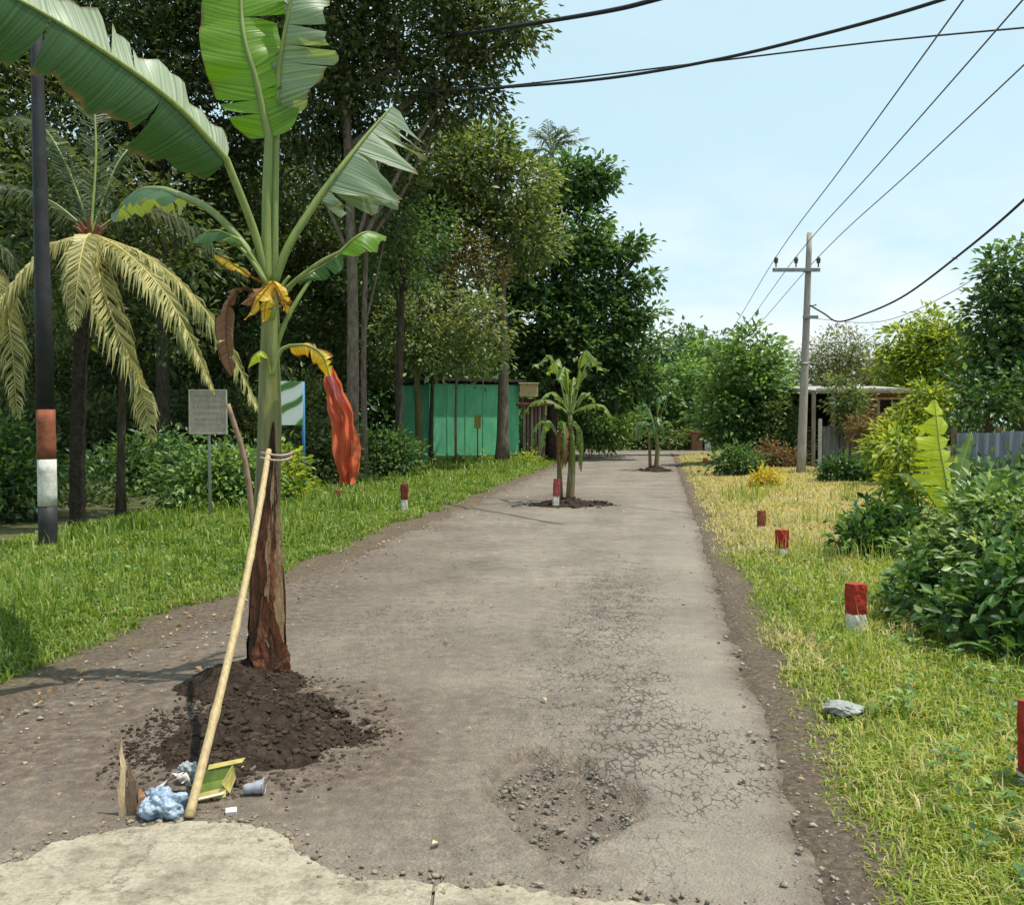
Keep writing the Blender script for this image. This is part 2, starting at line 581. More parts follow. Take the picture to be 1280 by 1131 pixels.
    l.new(cgs.outputs[0], m5.inputs['Factor']); l.new(m4.outputs['Result'], m5.inputs['A'])
    l.new(m5.outputs['Result'], b.inputs['Base Color'])
    # relief
    h1 = N(n, 'ShaderNodeMath', operation='MULTIPLY_ADD'); h1.inputs[1].default_value = 0.5
    l.new(fine.outputs['Fac'], h1.inputs[0]); l.new(agg.outputs['Distance'], h1.inputs[2])
    h2 = N(n, 'ShaderNodeMath', operation='SUBTRACT')
    l.new(h1.outputs[0], h2.inputs[0]); l.new(cg.outputs[0], h2.inputs[1])
    bp = N(n, 'ShaderNodeBump'); bp.inputs['Strength'].default_value = 0.8; bp.inputs['Distance'].default_value = 0.008
    l.new(h2.outputs[0], bp.inputs['Height'])
    l.new(bp.outputs['Normal'], b.inputs['Normal'])
    l.new(b.outputs['BSDF'], out.inputs['Surface'])
    return m


M_ground = ground_mat()
M_road = road_mat()


def conc_mat():
    m, n, l = new_mat('pale_concrete')
    out = N(n, 'ShaderNodeOutputMaterial')
    b = N(n, 'ShaderNodeBsdfPrincipled'); b.inputs['Roughness'].default_value = 0.92; b.inputs['Specular IOR Level'].default_value = 0.15
    tc = N(n, 'ShaderNodeTexCoord')
    def noise(sc, d, ro):
        t = N(n, 'ShaderNodeTexNoise'); t.inputs['Scale'].default_value = sc; t.inputs['Detail'].default_value = d; t.inputs['Roughness'].default_value = ro
        l.new(tc.outputs['Object'], t.inputs['Vector']); return t
    a = noise(3.2, 9, 0.7); f = noise(60, 6, 0.8); g = noise(11, 8, 0.75)
    r1 = ramp(n, [(0.3, (0.29, 0.245, 0.18)), (0.48, (0.44, 0.385, 0.29)), (0.7, (0.57, 0.505, 0.39))]); l.new(a.outputs['Fac'], r1.inputs['Fac'])
    r2 = ramp(n, [(0.3, (0.5, 0.49, 0.47)), (0.5, (1, 1, 1)), (0.7, (1.25, 1.25, 1.25))]); l.new(f.outputs['Fac'], r2.inputs['Fac'])
    r3 = ramp(n, [(0.36, (0.55, 0.52, 0.48)), (0.5, (1, 1, 1))]); l.new(g.outputs['Fac'], r3.inputs['Fac'])
    m1 = N(n, 'ShaderNodeMix'); m1.data_type = 'RGBA'; m1.blend_type = 'MULTIPLY'; m1.inputs['Factor'].default_value = 0.75
    l.new(r1.outputs['Color'], m1.inputs['A']); l.new(r2.outputs['Color'], m1.inputs['B'])
    m2 = N(n, 'ShaderNodeMix'); m2.data_type = 'RGBA'; m2.blend_type = 'MULTIPLY'; m2.inputs['Factor'].default_value = 0.8
    l.new(m1.outputs['Result'], m2.inputs['A']); l.new(r3.outputs['Color'], m2.inputs['B'])
    # hairline cracks running roughly across
    mp = N(n, 'ShaderNodeMapping'); mp.inputs['Scale'].default_value = (0.9, 3.2, 1)
    wv = N(n, 'ShaderNodeVectorMath', operation='MULTIPLY_ADD'); wv.inputs[1].default_value = (0.3, 0.3, 0.3)
    l.new(g.outputs['Color'], wv.inputs[0]); l.new(tc.outputs['Object'], wv.inputs[2]); l.new(wv.outputs['Vector'], mp.inputs['Vector'])
    vo = N(n, 'ShaderNodeTexVoronoi'); vo.feature = 'DISTANCE_TO_EDGE'; vo.inputs['Scale'].default_value = 1.6; l.new(mp.outputs['Vector'], vo.inputs['Vector'])
    cr = N(n, 'ShaderNodeMapRange'); cr.inputs['From Min'].default_value = 0.016; cr.inputs['From Max'].default_value = 0.004
    l.new(vo.outputs['Distance'], cr.inputs['Value'])
    c2 = N(n, 'ShaderNodeMath', operation='MULTIPLY'); c2.inputs[1].default_value = 0.6; l.new(cr.outputs['Result'], c2.inputs[0])
    m3 = N(n, 'ShaderNodeMix'); m3.data_type = 'RGBA'; m3.inputs['B'].default_value = (0.09, 0.075, 0.055, 1)
    l.new(c2.outputs[0], m3.inputs['Factor']); l.new(m2.outputs['Result'], m3.inputs['A'])
    l.new(m3.outputs['Result'], b.inputs['Base Color'])
    h = N(n, 'ShaderNodeMath', operation='MULTIPLY_ADD'); h.inputs[1].default_value = 0.35
    l.new(f.outputs['Fac'], h.inputs[0]); l.new(g.outputs['Fac'], h.inputs[2])
    bp = N(n, 'ShaderNodeBump'); bp.inputs['Strength'].default_value = 0.9; bp.inputs['Distance'].default_value = 0.025
    l.new(h.outputs[0], bp.inputs['Height']); l.new(bp.outputs['Normal'], b.inputs['Normal'])
    l.new(b.outputs['BSDF'], out.inputs['Surface'])
    return m


M_conc = conc_mat()
M_mud = plain('dark_soil', (0.062, 0.044, 0.032), (0.016, 0.011, 0.008), 14, 0.95, 1.0, 45, 0.1, dist=0.03)
M_clod = plain('soil_clod', (0.080, 0.057, 0.042), (0.022, 0.015, 0.011), 9, 0.95, 0.8, 60, 0.1)
M_stone = plain('grey_gravel', (0.38, 0.33, 0.28), (0.19, 0.16, 0.13), 12, 0.9, 0.6, 80, 0.15)
M_stone2 = plain('road_stone', (0.28, 0.24, 0.195), (0.15, 0.128, 0.10), 12, 0.9, 0.6, 80, 0.15)
M_bark = plain('grey_bark', (0.25, 0.20, 0.15), (0.09, 0.07, 0.05), 6, 0.9, 0.9, 25, 0.1, stretch=(3, 3, 0.7), dist=0.03)
M_bark2 = plain('dark_bark', (0.10, 0.08, 0.055), (0.035, 0.028, 0.02), 6, 0.95, 0.9, 25, 0.1, stretch=(3, 3, 0.7), dist=0.03)
M_moss = plain('mossy_bark', (0.16, 0.15, 0.05), (0.06, 0.055, 0.025), 5, 0.95, 0.8, 25, 0.1, stretch=(3, 3, 0.7), dist=0.03)
M_stem = None
M_bamboo = plain('dry_bamboo', (0.52, 0.40, 0.20), (0.33, 0.23, 0.11), 9, 0.5, 0.25, 60, 0.4, stretch=(6, 6, 0.8))
M_deadleaf = plain('dead_leaf', (0.25, 0.13, 0.06), (0.10, 0.045, 0.02), 12, 0.8, 0.7, 40, 0.2, trans=0.25)
M_yellow = plain('yellowed_leaf', (0.62, 0.42, 0.04), (0.35, 0.22, 0.03), 10, 0.6, 0.5, 40, 0.3, trans=0.3)
M_orange = plain('orange_leaf', (0.55, 0.22, 0.03), (0.25, 0.09, 0.02), 14, 0.7, 0.5, 40, 0.2, trans=0.25)
M_petiole = plain('petiole_green', (0.24, 0.30, 0.07), (0.14, 0.19, 0.05), 6, 0.45, 0.2, 60, 0.4, stretch=(4, 4, 0.6))
M_red = plain('red_paint', (0.46, 0.045, 0.028), (0.20, 0.022, 0.016), 16, 0.75, 0.8, 30, 0.2, dist=0.02, detail=10)
M_white = plain('white_paint', (0.72, 0.70, 0.64), (0.45, 0.42, 0.36), 14, 0.7, 0.3, 60, 0.3)
M_rust = plain('rust_red_paint', (0.30, 0.10, 0.05), (0.17, 0.055, 0.03), 12, 0.75, 0.3, 60, 0.2)
M_shade_steel = plain('shade_dark_steel', (0.035, 0.034, 0.036), (0.018, 0.018, 0.018), 8, 0.6, 0.3, 50, 0.3)  # pole steel, the trees' shadow on it put into its near-black colour
M_polec = plain('pole_concrete', (0.42, 0.38, 0.33), (0.27, 0.24, 0.21), 5, 0.9, 0.4, 30, 0.15, stretch=(2, 2, 0.5))
M_metal = plain('grey_metal', (0.30, 0.30, 0.29), (0.19, 0.185, 0.18), 12, 0.55, 0.2, 60, 0.4, metal=0.4)
M_cable = plain('black_cable', (0.03, 0.03, 0.034), (0.02, 0.02, 0.022), 8, 0.6, 0.1, 50, 0.3)
M_wire = plain('grey_wire', (0.14, 0.14, 0.15), (0.09, 0.09, 0.1), 8, 0.5, 0.1, 50, 0.3)
M_porc = plain('brown_porcelain', (0.10, 0.07, 0.055), (0.06, 0.045, 0.035), 8, 0.3, 0.1, 50, 0.5)
M_blue = plain('blue_paint', (0.045, 0.22, 0.42), (0.03, 0.15, 0.30), 10, 0.5, 0.2, 50, 0.4)
M_green = plain('green_paint', (0.16, 0.52, 0.28), (0.10, 0.36, 0.20), 2.2, 0.85, 0.4, 30, 0.2, stretch=(1.6, 1.6, 0.5), detail=9)
M_tin = plain('corrugated_tin', (0.27, 0.28, 0.29), (0.15, 0.15, 0.155), 3, 0.6, 0.2, 40, 0.35, metal=0.2, stretch=(3, 3, 0.6))
M_bluetin = plain('blue_grey_tin', (0.15, 0.18, 0.22), (0.09, 0.11, 0.14), 3, 0.6, 0.2, 40, 0.35, stretch=(3, 3, 0.6))
M_plank = plain('weathered_plank', (0.36, 0.30, 0.25), (0.18, 0.14, 0.11), 4, 0.9, 0.5, 40, 0.15, stretch=(5, 5, 0.6))
M_rooft = plain('terracotta_roof', (0.20, 0.075, 0.045), (0.10, 0.045, 0.03), 5, 0.9, 0.4, 30, 0.15)
M_asb = plain('grey_roof_sheet', (0.45, 0.42, 0.38), (0.27, 0.25, 0.22), 5, 0.85, 0.3, 30, 0.2)
M_darkroof = plain('dark_roof_sheet', (0.07, 0.06, 0.05), (0.035, 0.03, 0.026), 5, 0.9, 0.3, 30, 0.2)
M_brick = plain('brick_wall', (0.28, 0.13, 0.085), (0.17, 0.075, 0.05), 9, 0.9, 0.5, 40, 0.15)
M_plaster = plain('pink_plaster', (0.50, 0.38, 0.34), (0.35, 0.25, 0.22), 4, 0.9, 0.3, 30, 0.15)
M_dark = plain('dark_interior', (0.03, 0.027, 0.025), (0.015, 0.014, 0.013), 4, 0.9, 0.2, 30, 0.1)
M_cream = plain('cream_board', (0.62, 0.48, 0.24), (0.45, 0.33, 0.15), 6, 0.8, 0.2, 30, 0.2)
M_flag = plain('red_flag_cloth', (0.88, 0.25, 0.12), (0.80, 0.15, 0.08), 3, 0.9, 0.4, 120, 0.08, trans=0.45)
M_flagpink = plain('pink_flag_hem', (0.70, 0.24, 0.26), (0.55, 0.16, 0.18), 4, 0.8, 0.3, 120, 0.15, trans=0.3)
M_wood = plain('split_wood', (0.72, 0.56, 0.34), (0.45, 0.30, 0.16), 8, 0.8, 0.6, 50, 0.2, stretch=(5, 5, 0.7))
M_woodd = plain('dark_wood', (0.22, 0.15, 0.10), (0.10, 0.065, 0.045), 8, 0.9, 0.6, 50, 0.2, stretch=(5, 5, 0.7))
M_bag = plain('blue_plastic', (0.42, 0.50, 0.58), (0.09, 0.16, 0.26), 30, 0.3, 0.5, 60, 0.5)
M_grayb = plain('grey_plastic', (0.40, 0.42, 0.42), (0.22, 0.24, 0.25), 22, 0.35, 0.5, 60, 0.5)
M_paper = plain('white_paper', (0.78, 0.72, 0.66), (0.6, 0.52, 0.46), 14, 0.8, 0.3, 60, 0.2)
M_ybox = plain('yellow_carton', (0.50, 0.42, 0.13), (0.28, 0.25, 0.07), 24, 0.6, 0.2, 60, 0.3)
M_gbox = plain('shaded_green_print', (0.13, 0.19, 0.03), (0.06, 0.09, 0.02), 16, 0.6, 0.2, 60, 0.3)  # green carton print, darkened to carry the shadow inside the box
M_cup = plain('clear_cup_plastic', (0.50, 0.51, 0.55), (0.33, 0.35, 0.38), 14, 0.25, 0.2, 60, 0.5, trans=0.3)
M_bottle = plain('dull_bottle_plastic', (0.36, 0.40, 0.36), (0.24, 0.28, 0.22), 14, 0.25, 0.4, 40, 0.5, trans=0.4)
M_brown_ground = plain('leaf_mould', (0.2, 0.13, 0.07), (0.08, 0.05, 0.03), 8, 0.95, 0.6, 40, 0.1)

# foliage
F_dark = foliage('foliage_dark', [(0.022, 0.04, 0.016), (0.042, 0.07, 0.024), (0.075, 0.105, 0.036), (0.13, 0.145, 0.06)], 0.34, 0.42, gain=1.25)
F_deep = foliage('foliage_deep_green', [(0.022, 0.05, 0.02), (0.045, 0.095, 0.034), (0.075, 0.145, 0.046), (0.13, 0.20, 0.065)], 0.36, 0.4, gain=1.3)
F_olive = foliage('foliage_olive', [(0.04, 0.066, 0.025), (0.075, 0.115, 0.038), (0.12, 0.16, 0.052), (0.22, 0.235, 0.10)], 0.35, 0.5, gain=1.4)
F_dry = foliage('foliage_dry_vine', [(0.08, 0.085, 0.03), (0.16, 0.15, 0.06), (0.26, 0.22, 0.11), (0.32, 0.24, 0.13)], 0.3, 0.7, gain=1.3)
F_fresh = foliage('foliage_fresh', [(0.036, 0.075, 0.026), (0.065, 0.125, 0.04), (0.11, 0.19, 0.055), (0.19, 0.26, 0.08)], 0.35, 0.42, gain=1.5)
F_lime = foliage('foliage_lime', [(0.06, 0.11, 0.018), (0.13, 0.19, 0.025), (0.22, 0.27, 0.035), (0.34, 0.36, 0.06)], 0.4, 0.45, gain=1.3)
F_grey = foliage('foliage_grey_green', [(0.06, 0.08, 0.035), (0.11, 0.13, 0.06), (0.17, 0.18, 0.09), (0.24, 0.24, 0.13)], 0.35, 0.6, gain=1.3)
F_gold = foliage('foliage_golden', [(0.30, 0.22, 0.02), (0.50, 0.36, 0.025), (0.62, 0.48, 0.05), (0.35, 0.36, 0.05)], 0.35, 0.5)
F_brown = foliage('foliage_brown', [(0.10, 0.06, 0.03), (0.18, 0.11, 0.05), (0.25, 0.15, 0.08), (0.14, 0.14, 0.05)], 0.25, 0.7)
F_bush = foliage('foliage_broad', [(0.018, 0.042, 0.012), (0.035, 0.085, 0.02), (0.06, 0.13, 0.03), (0.14, 0.22, 0.07)], 0.3, 0.45, spec=0.35, gain=1.2)
F_pale = foliage('foliage_pale', [(0.035, 0.075, 0.02), (0.075, 0.14, 0.035), (0.17, 0.245, 0.085), (0.36, 0.42, 0.22)], 0.35, 0.4, gain=1.35)
F_grass = foliage('grass_green', [(0.065, 0.125, 0.014), (0.12, 0.20, 0.022), (0.18, 0.275, 0.035), (0.33, 0.35, 0.10)], 0.35, 0.5, nscale=0.9, namp=0.35)
F_grass2 = foliage('grass_mixed', [(0.10, 0.165, 0.012), (0.18, 0.265, 0.022), (0.27, 0.35, 0.04), (0.48, 0.45, 0.15)], 0.35, 0.55, nscale=0.8, namp=0.5)
F_grassd = foliage('grass_dry', [(0.34, 0.28, 0.12), (0.50, 0.42, 0.22), (0.60, 0.51, 0.29), (0.30, 0.30, 0.10)], 0.35, 0.65, nscale=0.8, namp=0.4)
F_palm = foliage('palm_yellowing', [(0.14, 0.16, 0.05), (0.30, 0.29, 0.10), (0.46, 0.42, 0.18), (0.58, 0.52, 0.28)], 0.35, 0.45, namp=0.4)
F_palmg = foliage('palm_green', [(0.03, 0.055, 0.02), (0.055, 0.085, 0.03), (0.10, 0.13, 0.055), (0.17, 0.18, 0.09)], 0.3, 0.45, namp=0.4)
F_litter = foliage('dead_leaf_litter', [(0.12, 0.06, 0.025), (0.25, 0.14, 0.06), (0.42, 0.28, 0.14), (0.62, 0.48, 0.30)], 0.1, 0.8, namp=0.3)
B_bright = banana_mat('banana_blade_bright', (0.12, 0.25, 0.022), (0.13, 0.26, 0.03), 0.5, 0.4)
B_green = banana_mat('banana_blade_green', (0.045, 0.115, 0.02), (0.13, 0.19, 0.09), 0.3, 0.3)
B_shade = banana_mat('banana_blade_shade', (0.032, 0.085, 0.018), (0.34, 0.40, 0.30), 0.22, 0.4)  # darker copy of the green blade, the leaf's shade put into its colour
B_wax = banana_mat('banana_blade_waxy', (0.18, 0.25, 0.15), (0.15, 0.21, 0.13), 0.25, 0.45)
B_lime = banana_mat('banana_blade_lime', (0.42, 0.50, 0.035), (0.38, 0.46, 0.06), 0.5, 0.4)
B_yel = banana_mat('banana_blade_yellow', (0.60, 0.42, 0.03), (0.50, 0.36, 0.06), 0.35, 0.5, (0.35, 0.12, 0.03), 0.15)
B_brown = banana_mat('banana_blade_brown', (0.20, 0.09, 0.045), (0.16, 0.08, 0.04), 0.2, 0.7, (0.08, 0.04, 0.02), 0.2)
B_far = banana_mat('banana_blade_far', (0.105, 0.18, 0.035), (0.16, 0.23, 0.07), 0.35, 0.45)
B_fard = banana_mat('banana_blade_far_dark', (0.045, 0.12, 0.05), (0.12, 0.20, 0.11), 0.3, 0.35)


def stem_mat():
    """banana pseudostem: green above, brown dried sheaths below"""
    m, n, l = new_mat('banana_stem')
    out = N(n, 'ShaderNodeOutputMaterial')
    b = N(n, 'ShaderNodeBsdfPrincipled'); b.inputs['Roughness'].default_value = 0.5
    tc = N(n, 'ShaderNodeTexCoord'); mp = N(n, 'ShaderNodeMapping'); mp.inputs['Scale'].default_value = (6, 6, 0.8)
    l.new(tc.outputs['Object'], mp.inputs['Vector'])
    no = N(n, 'ShaderNodeTexNoise'); no.inputs['Scale'].default_value = 4; no.inputs['Detail'].default_value = 6
    l.new(mp.outputs['Vector'], no.inputs['Vector'])
    gr = ramp(n, [(0.3, (0.075, 0.085, 0.018)), (0.55, (0.16, 0.19, 0.04)), (0.75, (0.28, 0.27, 0.08))])
    brn = ramp(n, [(0.3, (0.05, 0.028, 0.016)), (0.52, (0.15, 0.085, 0.045)), (0.62, (0.20, 0.16, 0.06)), (0.78, (0.33, 0.20, 0.12))])
    l.new(no.outputs['Fac'], gr.inputs['Fac']); l.new(no.outputs['Fac'], brn.inputs['Fac'])
    at = N(n, 'ShaderNodeAttribute'); at.attribute_name = 'dryness'
    ma = N(n, 'ShaderNodeMath', operation='MULTIPLY_ADD'); ma.inputs[1].default_value = 1.4; ma.inputs[2].default_value = -0.7; 
    l.new(no.outputs['Fac'], ma.inputs[0])
    ad = N(n, 'ShaderNodeMath', operation='ADD'); ad.use_clamp = True
    l.new(ma.outputs[0], ad.inputs[0]); l.new(at.outputs['Fac'], ad.inputs[1])
    mx = N(n, 'ShaderNodeMix'); mx.data_type = 'RGBA'
    l.new(ad.outputs[0], mx.inputs['Factor']); l.new(gr.outputs['Color'], mx.inputs['A']); l.new(brn.outputs['Color'], mx.inputs['B'])
    l.new(mx.outputs['Result'], b.inputs['Base Color'])
    bp = N(n, 'ShaderNodeBump'); bp.inputs['Strength'].default_value = 0.6; bp.inputs['Distance'].default_value = 0.02
    l.new(no.outputs['Fac'], bp.inputs['Height']); l.new(bp.outputs['Normal'], b.inputs['Normal'])
    l.new(b.outputs['BSDF'], out.inputs['Surface'])
    return m


M_stem = stem_mat()


def sign_mat():
    """faded notice: a few rows of unreadable smudged print"""
    m, n, l = new_mat('faded_notice')
    out = N(n, 'ShaderNodeOutputMaterial')
    b = N(n, 'ShaderNodeBsdfPrincipled'); b.inputs['Roughness'].default_value = 0.7
    tc = N(n, 'ShaderNodeTexCoord'); mp = N(n, 'ShaderNodeMapping')
    mp.inputs['Scale'].default_value = (16, 1, 26)
    l.new(tc.outputs['Generated'], mp.inputs['Vector'])
    no = N(n, 'ShaderNodeTexNoise'); no.inputs['Scale'].default_value = 1.0; no.inputs['Detail'].default_value = 3
    l.new(mp.outputs['Vector'], no.inputs['Vector'])
    sx = N(n, 'ShaderNodeSeparateXYZ'); l.new(tc.outputs['Generated'], sx.inputs[0])
    w = N(n, 'ShaderNodeMath', operation='MULTIPLY'); w.inputs[1].default_value = 2 * math.pi * 7
    l.new(sx.outputs['Z'], w.inputs[0])
    s = N(n, 'ShaderNodeMath', operation='SINE'); l.new(w.outputs[0], s.inputs[0])
    g = N(n, 'ShaderNodeMath', operation='GREATER_THAN'); g.inputs[1].default_value = 0.1; l.new(s.outputs[0], g.inputs[0])
    g2 = N(n, 'ShaderNodeMapRange'); g2.inputs['From Min'].default_value = 0.45; g2.inputs['From Max'].default_value = 0.56
    l.new(no.outputs['Fac'], g2.inputs['Value'])
    # margins
    mxr = N(n, 'ShaderNodeMath', operation='COMPARE'); mxr.inputs[1].default_value = 0.5; mxr.inputs[2].default_value = 0.4
    l.new(sx.outputs['X'], mxr.inputs[0])
    mzr = N(n, 'ShaderNodeMath', operation='COMPARE'); mzr.inputs[1].default_value = 0.55; mzr.inputs[2].default_value = 0.36
    l.new(sx.outputs['Z'], mzr.inputs[0])
    a = N(n, 'ShaderNodeMath', operation='MULTIPLY'); l.new(g.outputs[0], a.inputs[0]); l.new(g2.outputs['Result'], a.inputs[1])
    a2 = N(n, 'ShaderNodeMath', operation='MULTIPLY'); l.new(a.outputs[0], a2.inputs[0]); l.new(mxr.outputs[0], a2.inputs[1])
    a3 = N(n, 'ShaderNodeMath', operation='MULTIPLY'); l.new(a2.outputs[0], a3.inputs[0]); l.new(mzr.outputs[0], a3.inputs[1])
    a4 = N(n, 'ShaderNodeMath', operation='MULTIPLY'); l.new(a3.outputs[0], a4.inputs[0]); a4.inputs[1].default_value = 0.55
    n2 = N(n, 'ShaderNodeTexNoise'); n2.inputs['Scale'].default_value = 7; n2.inputs['Detail'].default_value = 5
    l.new(tc.outputs['Generated'], n2.inputs['Vector'])
    r = ramp(n, [(0.3, (0.30, 0.26, 0.21)), (0.7, (0.45, 0.40, 0.33))]); l.new(n2.outputs['Fac'], r.inputs['Fac'])
    mx = N(n, 'ShaderNodeMix'); mx.data_type = 'RGBA'; mx.inputs['B'].default_value = (0.16, 0.11, 0.12, 1)
    l.new(a4.outputs[0], mx.inputs['Factor']); l.new(r.outputs['Color'], mx.inputs['A'])
    l.new(mx.outputs['Result'], b.inputs['Base Color'])
    l.new(b.outputs['BSDF'], out.inputs['Surface'])
    return m


def poster_mat():
    """white board with broad green swoops"""
    m, n, l = new_mat('green_white_print')
    out = N(n, 'ShaderNodeOutputMaterial')
    b = N(n, 'ShaderNodeBsdfPrincipled'); b.inputs['Roughness'].default_value = 0.5
    tc = N(n, 'ShaderNodeTexCoord'); mp = N(n, 'ShaderNodeMapping')
    mp.inputs['Rotation'].default_value = (0, R(38), 0); mp.inputs['Scale'].default_value = (0.8, 1, 1)
    l.new(tc.outputs['Generated'], mp.inputs['Vector'])
    wv = N(n, 'ShaderNodeTexWave'); wv.wave_type = 'BANDS'; wv.bands_direction = 'Z'
    wv.inputs['Scale'].default_value = 0.75; wv.inputs['Distortion'].default_value = 5.0; wv.inputs['Detail'].default_value = 1.0
    wv.inputs['Detail Scale'].default_value = 1.2
    l.new(mp.outputs['Vector'], wv.inputs['Vector'])
    r = ramp(n, [(0.12, (0.09, 0.20, 0.05)), (0.24, (0.28, 0.44, 0.18)), (0.36, (0.70, 0.76, 0.66)), (1.0, (0.78, 0.80, 0.78))])
    l.new(wv.outputs['Fac'], r.inputs['Fac'])
    l.new(r.outputs['Color'], b.inputs['Base Color'])
    l.new(b.outputs['BSDF'], out.inputs['Surface'])
    return m


M_notice = sign_mat()
M_poster = poster_mat()

# ------------------------------------------------------------------ ground and roads
def xl(y): return -3.40 + 0.155 * y
def xr(y): return 0.56 + 0.166 * y


Y_END = 46.5            # the road meets a cross road here
CR0, CR1 = 46.5, 51.0


def zground(x, y):
    x = np.asarray(x, float); y = np.asarray(y, float)
    dl = xl(y) - x          # distance outside left edge
    dr = x - xr(y)
    out = np.maximum(dl, dr)
    cross = (y > CR0 - 0.6) & (y < CR1 + 0.6)
    z = -0.10 + 0.10 * sstep(-0.25, 0.05, out)
    z = z + 0.10 * sstep(0.2, 1.8, dl) + 0.09 * sstep(0.3, 2.2, dr)
    z = z + (fbm(x * 0.9, y * 0.9, 5) - 0.5) * 0.10 * sstep(0.2, 1.2, out)
    zc = -0.10 + 0.13 * np.maximum(sstep(CR0 + 0.1, CR0 - 0.5, y), sstep(CR1 - 0.1, CR1 + 0.5, y))
    z = np.where((y > CR0 - 0.6), np.minimum(z, zc), z)
    z = np.where(y > CR1 + 0.5, 0.03, z)
    return z


def zg(x, y):
    return float(zground(np.array([x]), np.array([y]))[0])


def build_ground():
    ys = [-6.0]
    while ys[-1] < 60: ys.append(ys[-1] + max(0.07, abs(ys[-1]) * 0.022))
    ys += list(np.geomspace(62, 900, 26)); ys = np.array(ys)
    us = np.concatenate([-np.geomspace(900, 9, 26), np.linspace(-8.4, 8.4, 250), np.geomspace(9, 900, 26)])
    Y, U = np.meshgrid(ys, us, indexing='ij')
    X = U + 0.16 * np.clip(Y, -6, 60) - 1.5
    Z = zground(X, Y)
    far = np.hypot(X, Y) > 70
    Z[far] = 0.03
    V = np.stack([X, Y, Z], -1).reshape(-1, 3)
    ny, nu = Y.shape
    idx = np.arange(ny * nu).reshape(ny, nu)
    F = np.stack([idx[:-1, :-1], idx[:-1, 1:], idx[1:, 1:], idx[1:, :-1]], -1).reshape(-1, 4)
    dl = xl(Y) - X; dr = X - xr(Y)
    turf = np.where(dl > 0, sstep(0.25, 0.8, dl) * (1 - 0.45 * sstep(3.0, 4.2, dl)), sstep(0.12, 0.6, dr) * 0.75)
    turf = turf.ravel() * 1.0
    dry = (sstep(8, 12, Y) * sstep(0.3, 1.2, dr) * sstep(32, 24, Y)).ravel() * 0.85
    o = obj('ground', V, F, M_ground, None, {'turf': turf, 'dry': dry}, True)
    tag(o, kind='structure')


POT = G(700, 1000)      # pothole


